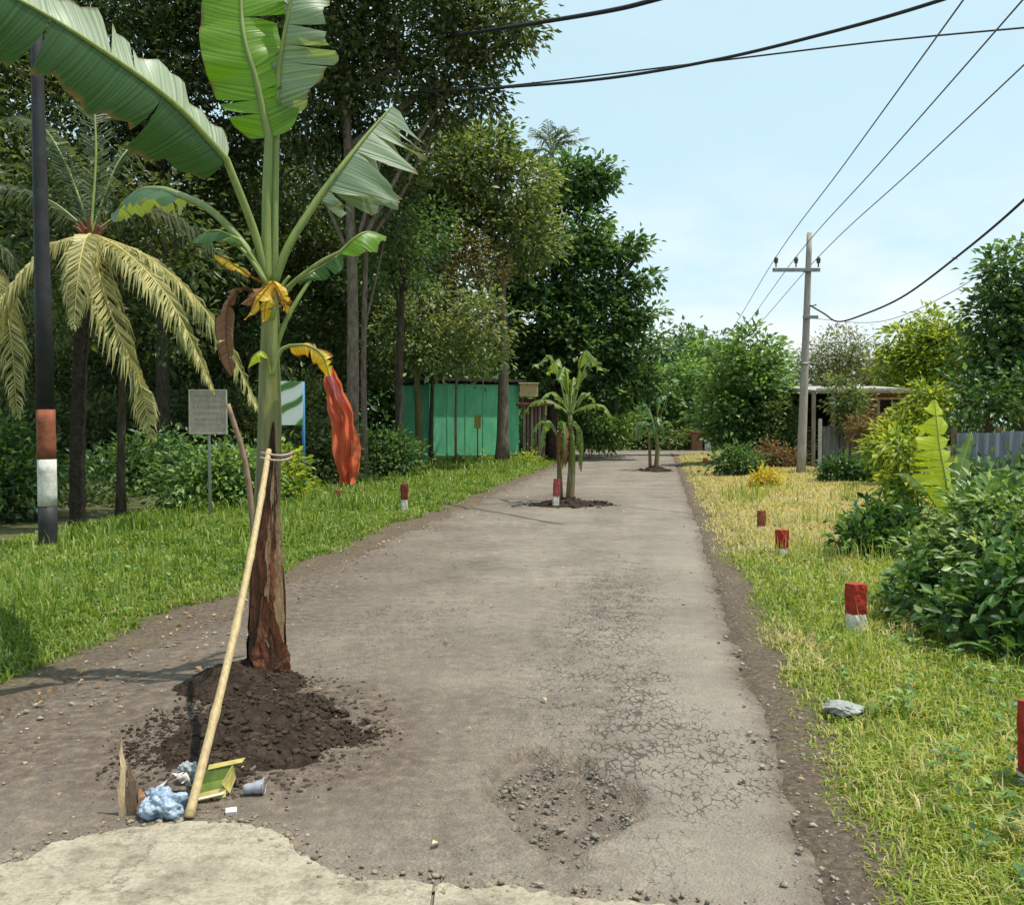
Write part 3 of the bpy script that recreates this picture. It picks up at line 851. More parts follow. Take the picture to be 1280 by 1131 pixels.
def build_road():
    ys = [1.2]
    while ys[-1] < Y_END: ys.append(ys[-1] + max(0.018, 0.0075 * ys[-1]))
    ys = np.array(ys)
    t = np.linspace(0, 1, 190)
    Y, T = np.meshgrid(ys, t, indexing='ij')
    jl = (fbm(Y[:, :1] * 1.3, Y[:, :1] * 0 + 3, 21) - 0.5) * 0.5 + (vnoise(Y[:, :1] * 9, Y[:, :1] * 0, 3) - 0.5) * 0.08
    jr = (fbm(Y[:, :1] * 1.1, Y[:, :1] * 0 + 9, 33) - 0.5) * 0.12 + (vnoise(Y[:, :1] * 8, Y[:, :1] * 0, 8) - 0.5) * 0.07 + (vnoise(Y[:, :1] * 23, Y[:, :1] * 0, 18) - 0.5) * 0.02 * np.clip(6 / Y[:, :1], 0, 1)
    A = xl(Y) + jl - 0.05; B = xr(Y) + jr
    X = A + (B - A) * T
    e = np.minimum(X - A, B - X)
    Z = 0.012 * (1 - (2 * T - 1) ** 2)
    Z = Z + (fbm(X * 1.2, Y * 1.2, 40) - 0.5) * 0.02 + (fbm(X * 9, Y * 9, 41, 3) - 0.5) * 0.007
    Z = Z - 0.02 * (1 - sstep(0.0, 0.16, e)) - 0.09 * (1 - sstep(0, 0.035, e))
    # pothole: sharp far lip, shallow near side
    q = np.arctan2(Y - POT[1], X - POT[0])
    rad = np.hypot((X - POT[0]) / 0.31, (Y - POT[1]) / 0.52) * (1 + 0.9 * (fbm(X * 6, Y * 6, 50) - 0.5))
    edge = 0.05 + 0.30 * (0.5 - 0.5 * np.sin(q))
    inside = sstep(1.0, 1.0 - edge, rad)
    Z = Z - 0.045 * inside + inside * (fbm(X * 24, Y * 24, 52, 4) - 0.5) * 0.05
    # ragged broken strip near its right end
    # masks: cracks, dirt
    crack = np.zeros_like(X)
    for (px, py, rx, ry, a) in [(792, 895, 0.24, 0.9, 1.35), (765, 770, 0.45, 2.6, 0.95), (885, 950, 0.30, 0.6, 0.95), (820, 930, 0.35, 0.5, 0.8), (640, 720, 1.4, 4.0, 0.30), (560, 760, 1.0, 2.5, 0.35),
                                (700, 690, 1.2, 4.0, 0.28), (840, 1060, 0.2, 0.4, 0.35)]:
        c = G(px, py)
        r2 = ((X - c[0] - 0.162 * (Y - c[1])) / rx) ** 2 + ((Y - c[1]) / ry) ** 2
        crack = np.maximum(crack, a * np.exp(-r2 * 0.9))
    crack = crack * (0.55 + 0.9 * fbm(X * 1.7, Y * 1.7, 61))
    dirt = 0.95 * sstep(1.9, 0.2, X - A) * sstep(14, 8, Y)
    dirt = np.maximum(dirt, 0.6 * sstep(0.8, 0.0, X - A))
    dirt = np.maximum(dirt, 0.75 * sstep(0.22, 0.0, B - X))
    for (px, py, rx, ry, a) in [(325, 930, 0.95, 1.05, 1.5), (180, 960, 0.5, 0.6, 0.9), (470, 830, 0.9, 1.0, 0.42), (430, 740, 1.3, 2.5, 0.5), (700, 625, 0.9, 1.6, 0.8), (820, 583, 0.8, 1.5, 0.7), (560, 760, 1.0, 2.0, 0.22)]:
        c = G(px, py)
        r2 = ((X - c[0]) / rx) ** 2 + ((Y - c[1]) / ry) ** 2
        dirt = np.maximum(dirt, a * np.exp(-r2))
    dirt = np.clip(dirt * (0.45 + 1.1 * fbm(X * 1.5, Y * 1.5, 63)), 0, 1)
    dirt = np.maximum(dirt, inside * 0.72)
    dirt = np.maximum(dirt, 0.5 * sstep(1.5, 1.0, rad) * fbm(X * 4, Y * 4, 71))
    rs = xr(Y) - X
    pale = 0.75 * sstep(0.02, 0.15, rs) * sstep(0.85, 0.4, rs) * sstep(18, 9, Y) + 0.45 * np.exp(-((rs - 2.0) / 0.4) ** 2) + 0.35 * np.exp(-((rs - 0.95) / 0.25) ** 2) * sstep(5, 12, Y)
    pale = np.clip(pale * (0.3 + 1.2 * fbm(X * 1.3, Y * 0.6, 88)) * 0.6, 0, 0.6)
    V = np.stack([X, Y, Z], -1).reshape(-1, 3)
    ny, nu = Y.shape
    idx = np.arange(ny * nu).reshape(ny, nu)
    F = np.stack([idx[:-1, :-1], idx[:-1, 1:], idx[1:, 1:], idx[1:, :-1]], -1).reshape(-1, 4)
    o = obj('road', V, F, M_road, None, {'pale': pale.ravel(), 'crack': crack.ravel(), 'dirt': dirt.ravel()}, True)
    tag(o, kind='structure')
    # cross road at the far end
    xs = np.linspace(-14, 34, 120); yy = np.linspace(CR0 + 0.02, CR1, 14)
    Y, X = np.meshgrid(yy, xs, indexing='ij')
    Y = Y + 0.02 * (X - 6) * 0
    Z = 0.012 + (fbm(X, Y, 70) - 0.5) * 0.02 - 0.1 * ((Y < CR0 + 0.1) & ((X < xl(CR0) - .2) | (X > xr(CR0) + .2)))
    V = np.stack([X, Y, Z], -1).reshape(-1, 3)
    ny, nu = Y.shape
    idx = np.arange(ny * nu).reshape(ny, nu)
    F = np.stack([idx[:-1, :-1], idx[:-1, 1:], idx[1:, 1:], idx[1:, :-1]], -1).reshape(-1, 4)
    n0 = np.zeros(len(V))
    o = obj('cross_road', V, F, M_road, None, {'crack': n0, 'dirt': n0 + 0.25}, True)
    tag(o, kind='structure')
    # strip of darker asphalt, added to draw a dark line before the junction
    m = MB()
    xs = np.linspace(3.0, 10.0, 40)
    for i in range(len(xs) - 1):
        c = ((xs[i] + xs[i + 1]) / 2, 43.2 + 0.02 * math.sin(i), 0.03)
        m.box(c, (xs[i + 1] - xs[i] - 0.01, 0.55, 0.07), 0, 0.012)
    tag(m.obj('dark_strip', plain('dark_asphalt', (0.09, 0.08, 0.075), (0.05, 0.045, 0.042), 10, 0.9, 0.6, 60, 0.2), None), kind='structure')


SLAB_EDGE = []


def build_concrete():
    def slab(px_edge, back, name, seed):
        pts = []
        g = [G(*p) for p in px_edge]
        for i in range(len(g) - 1):
            n = max(3, int(np.linalg.norm(g[i + 1] - g[i]) / 0.018))
            for k in range(n):
                p = g[i] + (g[i + 1] - g[i]) * k / n
                j = (fbm(np.array(p[0] * 9), np.array(p[1] * 9), seed, 5) - 0.5) * 0.10 + (_hash(np.array(i * 50 + k), np.array(7), seed) - 0.5) * 0.022
                pts.append((p[0], p[1] + float(j)))
        pts.append(tuple(g[-1][:2]))
        SLAB_EDGE.extend(pts)
        pts += back
        bm = bmesh.new()
        top = 0.020
        vs = [bm.verts.new((x, y, top)) for x, y in pts]
        f = bm.faces.new(vs)
        if f.normal.z < 0: f.normal_flip()
        r = bmesh.ops.extrude_face_region(bm, geom=[f])
        ev = [v for v in r['geom'] if isinstance(v, bmesh.types.BMVert)]
        for v in ev: v.co.z -= 0.10
        bmesh.ops.recalc_face_normals(bm, faces=bm.faces)
        me = bpy.data.meshes.new(name); bm.to_mesh(me); bm.free()
        me.materials.append(M_conc)
        o = bpy.data.objects.new(name, me); COL.objects.link(o)
        tag(o, kind='structure')
    slab([(-500, 1100), (-60, 1092), (30, 1085), (62, 1062), (120, 1050), (200, 1036), (300, 1032), (345, 1046), (395, 1082), (432, 1108), (541, 1112)], [(-0.22, 1.3), (-2.2, 1.3)], 'concrete_slab', 2)
    slab([(545, 1113), (640, 1119), (740, 1128), (830, 1143), (960, 1165)], [(0.68, 1.3), (-0.205, 1.3)], 'concrete_slab', 5)


build_ground(); build_road(); build_concrete()

# ------------------------------------------------------------------ foliage builders
def leaf_cards(C, T, Nn, L, Wd, fold=0.18):
    """diamond leaves folded along the midrib: 4 verts, 2 triangles each"""
    n = len(C)
    T = nrm(T); S = nrm(np.cross(T, Nn)); Nn = np.cross(S, T)
    L = np.broadcast_to(L, (n,))[:, None]; Wd = np.broadcast_to(Wd, (n,))[:, None]
    a = C; tip = C + T * L - Nn * L * 0.12
    m = C + T * L * 0.45 + Nn * Wd * fold
    V = np.empty((n, 4, 3))
    V[:, 0] = a; V[:, 1] = m + S * Wd * 0.5; V[:, 2] = tip; V[:, 3] = m - S * Wd * 0.5
    i = np.arange(n) * 4
    F = np.concatenate([np.stack([i, i + 1, i + 2], -1), np.stack([i, i + 2, i + 3], -1)])
    return V.reshape(-1, 3), F, np.repeat(rng.random(n), 4)


def crown_leaves(clumps, L, asp, dens, twig=0.34, k=34, flat=0.6):
    """clumps: (centre, rx, ry, rz). Twigs are spread through each lobe near its surface, leaves round each twig"""
    Cs, Ts, Ls = [], [], []
    for c, rx, ry, rz in clumps:
        area = 4 * math.pi * ((rx * ry) ** 1.6 / 3 + (rx * rz) ** 1.6 / 3 + (ry * rz) ** 1.6 / 3) ** (1 / 1.6)
        nt = max(5, int(area * dens))
        d = nrm(rng.normal(size=(nt, 3)))
        rr = 0.5 + 0.55 * rng.random(nt) ** 0.6
        tp = np.asarray(c) + d * rr[:, None] * np.array([rx, ry, rz])
        nl = nt * k
        ti = np.repeat(np.arange(nt), k)
        off = rng.normal(size=(nl, 3)) * twig * np.array([1, 1, flat])
        tw_s = np.repeat(0.7 + 0.6 * rng.random(nt), k)[:, None]
        pos = tp[ti] + off * tw_s
        dirs = nrm(off * 1.2 + d[ti] * twig * 0.8 + np.array([0, 0, -0.25 * twig]) + rng.normal(size=(nl, 3)) * twig * 0.5)
        Cs.append(pos); Ts.append(dirs)
        Ls.append(L * (0.65 + 0.7 * rng.random(nl)))
    C = np.concatenate(Cs); T = np.concatenate(Ts); Lg = np.concatenate(Ls)
    up = np.array([0, 0, 1.0]) + rng.normal(size=C.shape) * 0.55
    return leaf_cards(C, T, nrm(up), Lg, Lg * asp)


def lobes(specs, d0, dscale=1.0, flat=0.85):
    out = []
    for s in specs:
        px, py, dd, rp = s[:4]
        d = d0 + dd
        r = rp * d / FPX
        out.append((P(px, py, d), r, r * dscale, r * (s[4] if len(s) > 4 else flat)))
    return out


def tree(name, label, base_px, d, r0, specs, L, asp, dens, fmat, bark, trunk_top=None, lean=0.0, group=None, twig=0.24, k=20, dscale=1.1, cat='tree', flat=0.6):
    bx = gx(base_px, d)
    bz = zg(bx, d) - 0.05
    cl = lobes(specs, d, dscale)
    t = root(name, (bx, d, bz), label, cat, group)
    cen = np.mean([c[0] for c in cl], axis=0)
    ztop = trunk_top if trunk_top else cen[2]
    b = np.array([bx, d, bz])
    top = np.array([bx + lean, d, ztop])
    n = 9
    pts = np.array([b + (top - b) * s + np.array([0.10 * math.sin(s * 5 + base_px), 0.08 * math.cos(s * 4), 0]) * s for s in np.linspace(0, 1, n)])
    rad = r0 * (1 - 0.5 * np.linspace(0, 1, n)); rad[0] *= 1.35
    V, F = tube(pts, rad, 9)
    obj('trunk', V, F, bark, t, None, True)
    m = MB()
    for c, rx, ry, rz in cl:
        s0 = pts[int(rng.integers(n // 2, n))]
        mid = (s0 + c) / 2 + rng.normal(size=3) * 0.15 + np.array([0, 0, 0.1 * rx])
        q = spline([s0, mid, c], 7)
        m.tube(q, np.linspace(r0 * 0.42, r0 * 0.10, 7), 5, False)
        for _ in range(3):
            e = c + nrm(rng.normal(size=3)) * np.array([rx, ry, rz]) * 0.85
            m.tube(spline([q[4], (q[4] + e) / 2 + rng.normal(size=3) * 0.1 * rx, e], 5), np.linspace(r0 * 0.2, r0 * 0.04, 5), 4, False)
    m.obj('limbs', bark, t, True)
    V, F, rn = crown_leaves(cl, L, asp, dens * 1.35, twig, k, flat)
    obj('crown', V, F, fmat, t, {'rnd': rn})
    return t


def bush(name, label, base_px, d, specs, L, asp, dens, fmat, group=None, twig=0.16, k=22, stem=M_bark2, cat='bush', dscale=1.0):
    bx = gx(base_px, d); bz = zg(bx, d)
    cl = lobes(specs, d, dscale)
    t = root(name, (bx, d, bz), label, cat, group)
    m = MB()
    b = np.array([bx, d, bz - 0.03])
    for c, rx, ry, rz in cl:
        s0 = b + np.array([(c[0] - bx) * 0.6, 0.1 * rng.normal(), 0])
        m.tube(spline([s0, (s0 + c) / 2 + rng.normal(size=3) * 0.05, c], 5), np.linspace(0.022, 0.008, 5), 5, False)
    tag(m.obj('stems', stem, t), kind='stuff')
    V, F, rn = crown_leaves(cl, L, asp, dens, twig, k, 0.8)
    V[:, 2] = np.maximum(V[:, 2], bz - 0.02)
    obj('foliage', V, F, fmat, t, {'rnd': rn})
    return t


# ------------------------------------------------------------------ buildings
def corrugated(x0, x1, y, z0, z1, mat, name, parent, amp=0.03, pitch=0.16, ydir=0.0):
    n = int((x1 - x0) / pitch * 4) + 1
    xs = np.linspace(x0, x1, n)
    V = []; F = []
    for x in xs:
        yy = y + (x - x0) * ydir + amp * math.sin(2 * math.pi * (x - x0) / pitch)
        V += [(x, yy, z0), (x, yy, z1), (x, yy + 0.012, z0), (x, yy + 0.012, z1)]
    for i in range(n - 1):
        a = i * 4; b = a + 4
        F += [(a, b, b + 1, a + 1), (a + 2, a + 3, b + 3, b + 2), (a + 1, b + 1, b + 3, a + 3), (a, a + 2, b + 2, b)]
    F += [(0, 1, 3, 2), (4 * n - 4, 4 * n - 2, 4 * n - 1, 4 * n - 3)]
    return obj(name, V, F, mat, parent)


def green_shack():
    d = 35.0
    x0, x1 = gx(533, d), gx(652, d)
    zt0 = P(533, 484, d)[2]; zt1 = P(652, 480, d)[2]
    t = root('green_shack', ((x0 + x1) / 2, d, 0.05), 'low green painted roadside shack with a dark flat roof behind the trees', 'shack')
    t.rotation_euler = (0, 0, R(24))
    # front wall of vertical painted panels
    n = 5
    e = np.linspace(x0, x1, n + 1)
    for i in range(n):
        m = MB(); m.box(((e[i] + e[i + 1]) / 2, d, (zt1 + 0.0) / 2), (e[i + 1] - e[i] - 0.012, 0.08, zt1 - 0.02), 0, 0.006)
        m.obj('wall_panel', M_green, t)
    m = MB(); m.box((x0 - 0.32, d + 0.95, zt1 / 2), (0.08, 2.3, zt1 - 0.1), R(17), 0.006); m.obj('side_wall', M_green, t)
    m = MB(); m.box((x1 + 0.05, d + 1.4, zt1 / 2), (0.08, 2.7, zt1 - 0.02), 0, 0.006); m.obj('side_wall', M_green, t)
    m = MB(); m.box(((x0 + x1) / 2, d + 2.8, zt1 / 2), (x1 - x0, 0.08, zt1 - 0.02), 0, 0.006); m.obj('back_wall', M_green, t)
    m = MB(); m.box(((x0 + x1) / 2 - 0.15, d + 1.15, zt1 + 0.09), (x1 - x0 + 0.8, 2.9, 0.10), 0, 0.01, R(-2)); m.obj('roof', M_darkroof, t)
    # battens over the panel joints, a low plinth
    m = MB(); m.box(((x0 + x1) / 2, d - 0.06, 0.16), (x1 - x0 + 0.02, 0.05, 0.3), 0, 0.01); m.obj('plinth', plain('dark_plinth', (0.05, 0.11, 0.07), (0.03, 0.06, 0.04), 6), t)
    for i in range(1, n):
        m = MB(); m.box((e[i], d - 0.05, zt1 / 2 + 0.15), (0.035, 0.02, zt1 - 0.35), 0, 0.003); m.obj('batten', M_green, t)
    return t


green_shack()


def plank_hut():
    d = 36.0
    x0, x1 = gx(653, d), gx(682, d)
    zt = P(660, 506, d)[2]
    t = root('plank_hut', ((x0 + x1) / 2, d, 0.05), 'small hut of weathered pale upright planks under a reddish roof beside the green shack', 'hut')
    n = 6
    w = (x1 - x0) / n
    for i in range(n):
        m = MB(); m.box((x0 + w * (i + 0.5), d + 0.02 * (i % 2), zt / 2), (w * 0.72, 0.035, zt - 0.03 * (i % 3)), 0, 0.004)
        m.obj('plank', M_plank if i % 2 == 0 else plain('reddish_plank', (0.26, 0.16, 0.13), (0.13, 0.08, 0.06), 4, 0.9, 0.5, 40, 0.15, stretch=(5, 5, 0.6)), t)
    m = MB(); m.box(((x0 + x1) / 2, d + 0.85, zt / 2 - .02), (x1 - x0 - 0.04, 1.5, zt - 0.08)); m.obj('inner_wall', M_dark, t)
    m = MB(); m.box(((x0 + x1) / 2, d + 0.7, zt + 0.12), (x1 - x0 + 0.5, 2.1, 0.08), 0, 0.01, R(7)); m.obj('roof', M_rooft, t)
    # cream box sign on top of the eave
    p = P(661, 488, d - 0.5)
    b = root('cream_sign', (p[0], p[1], p[2] - 0.3), 'cream yellow box sign standing above the plank hut eave', 'sign')
    m = MB(); m.box((p[0], p[1], p[2]), (0.72, 0.16, 0.5), 0, 0.02); m.obj('board', M_cream, b)
    m = MB(); m.box((p[0], p[1] - 0.05, p[2] + 0.27), (0.8, 0.34, 0.04), 0, 0.008); m.obj('top_cap', plain('pale_cap', (0.7, 0.62, 0.42), (0.55, 0.46, 0.3), 6), b)
    for s in (-0.25, 0.25):
        m = MB(); m.box((p[0] + s, p[1] + 0.02, p[2] - 0.45), (0.05, 0.05, 0.42), 0, 0.004); m.obj('leg', M_woodd, b)


plank_hut()


def right_house():
    d = 30.0
    x0, x1 = gx(1012, d), gx(1150, d)
    ze = P(1080, 488, d)[2]
    t = root('roadside_house', ((x0 + x1) / 2, d, 0.08), 'low house with a pale roof edge and shaded porch behind the utility pole', 'house')
    m = MB(); m.box(((x0 + x1) / 2, d + 1.6, ze + 0.10), (x1 - x0 + 0.1, 4.6, 0.09), 0, 0.01, R(4)); m.obj('roof', M_asb, t)
    # gutter board pieces along the eave
    e = [x0 - 0.05, x0 + 1.15, x0 + 2.2, x1 + 0.05]
    for i in range(3):
        m = MB(); m.box(((e[i] + e[i + 1]) / 2, d - 0.74, ze + 0.0), (e[i + 1] - e[i] - 0.03, 0.06, 0.09), 0, 0.008); m.obj('fascia_board', M_asb, t)
    m = MB(); m.box((x0 + 1.0, d + 3.2, ze / 2), (2.5, 0.12, ze)); m.obj('back_wall', M_dark, t)
    m = MB(); m.box(((x0 + 1.3 + x1) / 2, d + 0.9, ze / 2), (x1 - x0 - 1.3, 0.14, ze - 0.02), 0, 0.006); m.obj('wall', M_brick, t)
    m = MB(); m.box((x1 - 0.05, d + 2.0, ze / 2), (0.14, 2.1, ze - 0.04), 0, 0.006); m.obj('wall', M_brick, t)
    # window with pink surround
    wx = gx(1112, d + 0.9); wz = P(1112, 508, d + .9)[2]
    m = MB(); m.box((wx, d + 0.80, wz), (1.0, 0.06, 0.62), 0, 0.01); f = m.obj('window', M_plaster, t)
    m = MB(); m.box((wx, d + 0.765, wz), (0.78, 0.02, 0.44)); m.obj('pane', M_dark, f)
    m = MB(); m.box((wx, d + 0.75, wz), (0.04, 0.03, 0.44)); m.obj('mullion', M_plaster, f)
    for px in (1016, 1040, 1146):
        q = gx(px, d - 0.5)
        m = MB(); m.box((q, d - 0.55, ze / 2), (0.11, 0.11, ze - 0.01), 0, 0.008); m.obj('porch_post', M_plank, t)
    m = MB(); m.box((gx(1052, d - .9), d - 0.95, P(1, 505, d - .95)[2]), (0.75, 0.5, 0.05), 0, 0.006, R(8)); m.obj('awning', plain('greenish_sheet', (0.34, 0.38, 0.33), (0.22, 0.25, 0.21), 5), t)
    # tin fence in front
    df = 26.8
    a, b = gx(1026, df), gx(1092, df)
    fz = P(1, 533, df)[2]
    f = root('tin_fence', ((a + b) / 2, df, 0.08), 'grey corrugated tin fence in front of the house porch', 'fence')
    k = 3
    ee = np.linspace(a, b, k + 1)
    for i in range(k):
        corrugated(ee[i] + 0.005, ee[i + 1] + 0.03, df + 0.03 * (i % 2), 0.1, fz - 0.06 * (i % 2) + 0.1 * i / k, M_tin, 'tin_sheet', f, 0.022, 0.15)
    for q in (a - 0.04, b + 0.06):
        m = MB(); m.box((q, df - 0.05, (fz + 0.25) / 2), (0.09, 0.09, fz + 0.2), 0, 0.008); m.obj('post', M_white, f)
    m = MB(); m.box((gx(1058, df - .1), df - 0.12, 0.9), (0.05, 0.05, 1.7), 0, 0.006); m.obj('post', M_plank, f)
    # blue grey tin fence further right, nearer
    d2 = 17.5
    a, b = gx(1196, d2), gx(1420, d2)
    z2 = P(1, 541, d2)[2]
    f = root('tin_fence', ((a + b) / 2, d2, 0.08), 'dark blue grey sheet metal fence behind the right hand bushes', 'fence')
    ee = np.linspace(a, b, 5)
    for i in range(4):
        corrugated(ee[i] + 0.005, ee[i + 1] + 0.03, d2 + 0.03 * (i % 2), 0.08, z2 + 0.03 * (i % 2), M_bluetin, 'tin_sheet', f, 0.025, 0.2)
    for q in ee:
        m = MB(); m.box((q, d2 + 0.12, z2 / 2 + 0.05), (0.08, 0.08, z2 + 0.1), 0, 0.006); m.obj('post', M_woodd, f)


right_house()

# ------------------------------------------------------------------ trees
def build_trees():
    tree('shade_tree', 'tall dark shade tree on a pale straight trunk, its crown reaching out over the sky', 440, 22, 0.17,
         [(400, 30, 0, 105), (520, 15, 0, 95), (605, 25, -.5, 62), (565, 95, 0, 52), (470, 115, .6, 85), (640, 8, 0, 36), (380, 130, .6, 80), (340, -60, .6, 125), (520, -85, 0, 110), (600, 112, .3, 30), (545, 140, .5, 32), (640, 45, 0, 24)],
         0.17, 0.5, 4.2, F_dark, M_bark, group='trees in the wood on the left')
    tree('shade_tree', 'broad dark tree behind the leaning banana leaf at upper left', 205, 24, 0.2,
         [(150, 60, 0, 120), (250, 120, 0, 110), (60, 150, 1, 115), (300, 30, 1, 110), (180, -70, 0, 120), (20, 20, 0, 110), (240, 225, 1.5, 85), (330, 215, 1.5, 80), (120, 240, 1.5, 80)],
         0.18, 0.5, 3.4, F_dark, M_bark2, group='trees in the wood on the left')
    tree('shade_tree', 'dark tree at the left edge of the picture behind the dark pole', -30, 20, 0.2,
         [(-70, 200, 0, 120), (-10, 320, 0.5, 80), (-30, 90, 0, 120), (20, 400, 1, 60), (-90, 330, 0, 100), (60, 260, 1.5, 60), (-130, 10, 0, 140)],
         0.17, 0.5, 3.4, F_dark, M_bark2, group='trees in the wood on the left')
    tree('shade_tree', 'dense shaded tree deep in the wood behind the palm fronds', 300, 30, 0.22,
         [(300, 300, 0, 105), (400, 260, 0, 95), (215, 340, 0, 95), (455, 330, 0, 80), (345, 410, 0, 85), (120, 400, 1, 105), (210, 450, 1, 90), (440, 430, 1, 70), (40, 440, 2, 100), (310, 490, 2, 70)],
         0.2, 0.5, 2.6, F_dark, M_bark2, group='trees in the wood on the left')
    tree('slender_tree', 'thin grey trunk close beside the pale shade tree trunk', 456, 23, 0.09,
         [(470, 250, 0, 55), (440, 220, 0, 55), (490, 200, .4, 50)], 0.15, 0.5, 3.6, F_dark, M_bark, group='slender trees on the left')
    tree('slender_tree', 'dark thin trunk left of the green shack', 500, 25, 0.13,
         [(500, 330, 0, 50), (480, 300, .5, 45), (520, 290, 0, 45)], 0.15, 0.5, 3.6, F_deep, M_bark2, group='slender trees on the left')
    tree('slender_tree', 'mossy yellow green trunk at the left corner of the green shack', 523, 28, 0.13,
         [(530, 385, 0, 36), (560, 430, 0, 34), (505, 420, 0, 36), (598, 400, 0, 40), (605, 445, 0, 28), (540, 450, -.3, 24)], 0.17, 0.5, 3.4, F_olive, M_moss, trunk_top=P(1, 370, 28)[2], group='slender trees on the left')
    tree('slender_tree', 'thin leaning brown trunk in front of the green shack wall', 539, 32, 0.09,
         [(545, 400, 0, 30), (560, 380, 0, 32)], 0.17, 0.5, 3.2, F_deep, M_bark2, group='slender trees on the left')
    tree('roadside_tree', 'sunlit olive leaved tree with a brown trunk in front of the green shack', 628, 32, 0.23,
         [(545, 205, 0, 55), (600, 205, 0, 50), (640, 235, 0, 48), (520, 260, 1, 55), (585, 285, 0, 48), (655, 300, 0, 45), (490, 225, 1, 50), (625, 180, .5, 28), (560, 175, .5, 28)],
         0.24, 0.5, 3.0, F_olive, M_bark, trunk_top=P(1, 300, 32)[2])
    tree('vine_tangle', 'pale dry climbing vine hanging among the trees above the green shack', 570, 31, 0.05,
         [(545, 320, 0, 30), (580, 320, 0, 32), (520, 330, 0, 24), (560, 355, 0, 26), (615, 335, 0, 22), (590, 385, -.3, 18), (530, 300, 0, 18), (580, 410, -.3, 16)],
         0.17, 0.35, 3.8, F_dry, M_bark, cat='vine')
    tree('almond_tree', 'large dark green tree with tiered clumps overhanging the road on the left', 690, 38, 0.26,
         [(705, 225, 0, 36), (748, 212, 0, 20, .6), (738, 232, 0, 26, .6), (700, 290, 0, 55), (742, 296, 0, 24, .7), (732, 345, 0, 40), (792, 308, 0, 19, .5), (765, 318, 0, 24, .5), (808, 350, 0, 17, .5), (778, 358, 0, 24, .6), (745, 400, 0, 44), (806, 390, 0, 17, .6), (785, 402, 0, 20, .6), (720, 440, 0, 52), (780, 445, 0, 32), (815, 432, 0, 13), (670, 395, 0, 55), (650, 350, 0, 42), (800, 480, 0, 24), (760, 480, 0, 36), (680, 465, 0, 38), (640, 430, 0, 36)],
         0.30, 0.55, 2.8, F_deep, M_bark2, twig=0.26, k=18, flat=0.5)
    # far end of the road
    tree('far_tree', 'pale green leafy tree beyond the junction just right of the big dark tree', 845, 55, 0.16,
         [(838, 480, 0, 30), (860, 465, 0, 22), (825, 500, 0, 26), (850, 510, 0, 30), (815, 530, 0, 22)], 0.3, 0.5, 1.8, F_fresh, M_bark2, twig=0.3, group='trees beyond the junction')
    tree('far_tree', 'slim pale tree beyond the junction left of the round tree', 880, 58, 0.14,
         [(876, 440, 0, 15), (872, 462, 0, 22), (890, 475, 0, 24), (880, 500, 0, 28), (897, 445, 0, 12)], 0.3, 0.5, 1.8, F_fresh, M_bark2, twig=0.3, group='trees beyond the junction')
    tree('far_tree', 'low dark tree in the gap above the third banana plant', 790, 56, 0.15,
         [(785, 520, 0, 28), (765, 500, 0, 26), (800, 535, 0, 24), (750, 530, 0, 24)], 0.3, 0.5, 1.8, F_deep, M_bark2, twig=0.3, group='trees beyond the junction')
    tree('round_tree', 'full rounded green tree standing left of the utility pole', 938, 33, 0.18,
         [(938, 438, 0, 32), (915, 468, 0, 36), (960, 470, 0, 32), (940, 500, 0, 44), (908, 515, 0, 36), (970, 515, 0, 28), (935, 540, 0, 36), (955, 555, 0, 25)],
         0.24, 0.5, 3.4, F_fresh, M_bark2, dscale=1.1)
    tree('grey_tree', 'hazy grey green tree rising behind the house roof', 1052, 42, 0.2,
         [(1050, 437, 0, 32), (1022, 452, 0, 32), (1086, 450, 0, 34), (1055, 470, 0, 38), (1010, 475, 0, 28), (1105, 470, 0, 28)],
         0.16, 0.4, 3.0, F_grey, M_bark)
    tree('bright_tree', 'yellow green tree to the right above the house roof', 1160, 36, 0.2,
         [(1165, 412, 0, 26), (1135, 430, 0, 28), (1190, 435, 0, 30), (1160, 450, 0, 38), (1125, 465, 0, 28), (1195, 475, 0, 32), (1150, 490, 0, 34)],
         0.24, 0.5, 3.2, F_lime, M_bark2)
    tree('edge_tree', 'tall dark green tree cut off by the right edge of the picture', 1275, 22, 0.2,
         [(1258, 350, 0, 36), (1290, 335, 0, 40), (1245, 395, 0, 36), (1285, 400, 0, 50), (1240, 445, 0, 38), (1290, 460, 0, 52), (1245, 490, 0, 40), (1222, 480, 0, 22), (1330, 400, 0, 60)],
         0.2, 0.5, 4.2, F_deep, M_bark2)
    tree('edge_tree', 'shaded leafy tree hanging over the blue grey fence on the right', 1230, 20, 0.12,
         [(1215, 495, 0, 26), (1250, 500, 0, 30), (1290, 490, 0, 32)],
         0.18, 0.5, 4.2, F_bush, M_bark2)
    tree('understory_tree', 'dark leafy small tree wrapped round the top of the yellowing palm', 150, 13.6, 0.07, [(120, 235, 0, 50), (60, 290, 0, 44), (190, 255, 0, 50), (235, 320, 0, 40), (150, 330, .5, 40), (40, 220, .3, 50), (80, 390, .5, 40), (220, 410, .6, 40)], 0.14, 0.5, 5.0, F_dark, M_bark2, group='trees in the wood on the left')
    # distant wood that reads as one mass on both sides
    Cs = []
    for x, y, s in [(-30, 44, 1)] + [(-44 + 6 * i, 48 + 3 * (i % 3), 1) for i in range(8)] + [(12 + 6.5 * i, 62 + 4 * (i % 2), 1) for i in range(8)] + [(1 + 5 * i, 66, 1) for i in range(4)] + [(-26 + 4 * i, 41 + 2 * (i % 2), 1) for i in range(6)]:
        h = 5.5 + 2.5 * rng.random() + (5 if x < -4 else 0)
        Cs.append((np.array([x, y, h * 0.5]), 4.2, 3.0, h * 0.55))
        Cs.append((np.array([x + 2 * rng.normal(), y, h * 0.25]), 3.6, 3.0, h * 0.3))
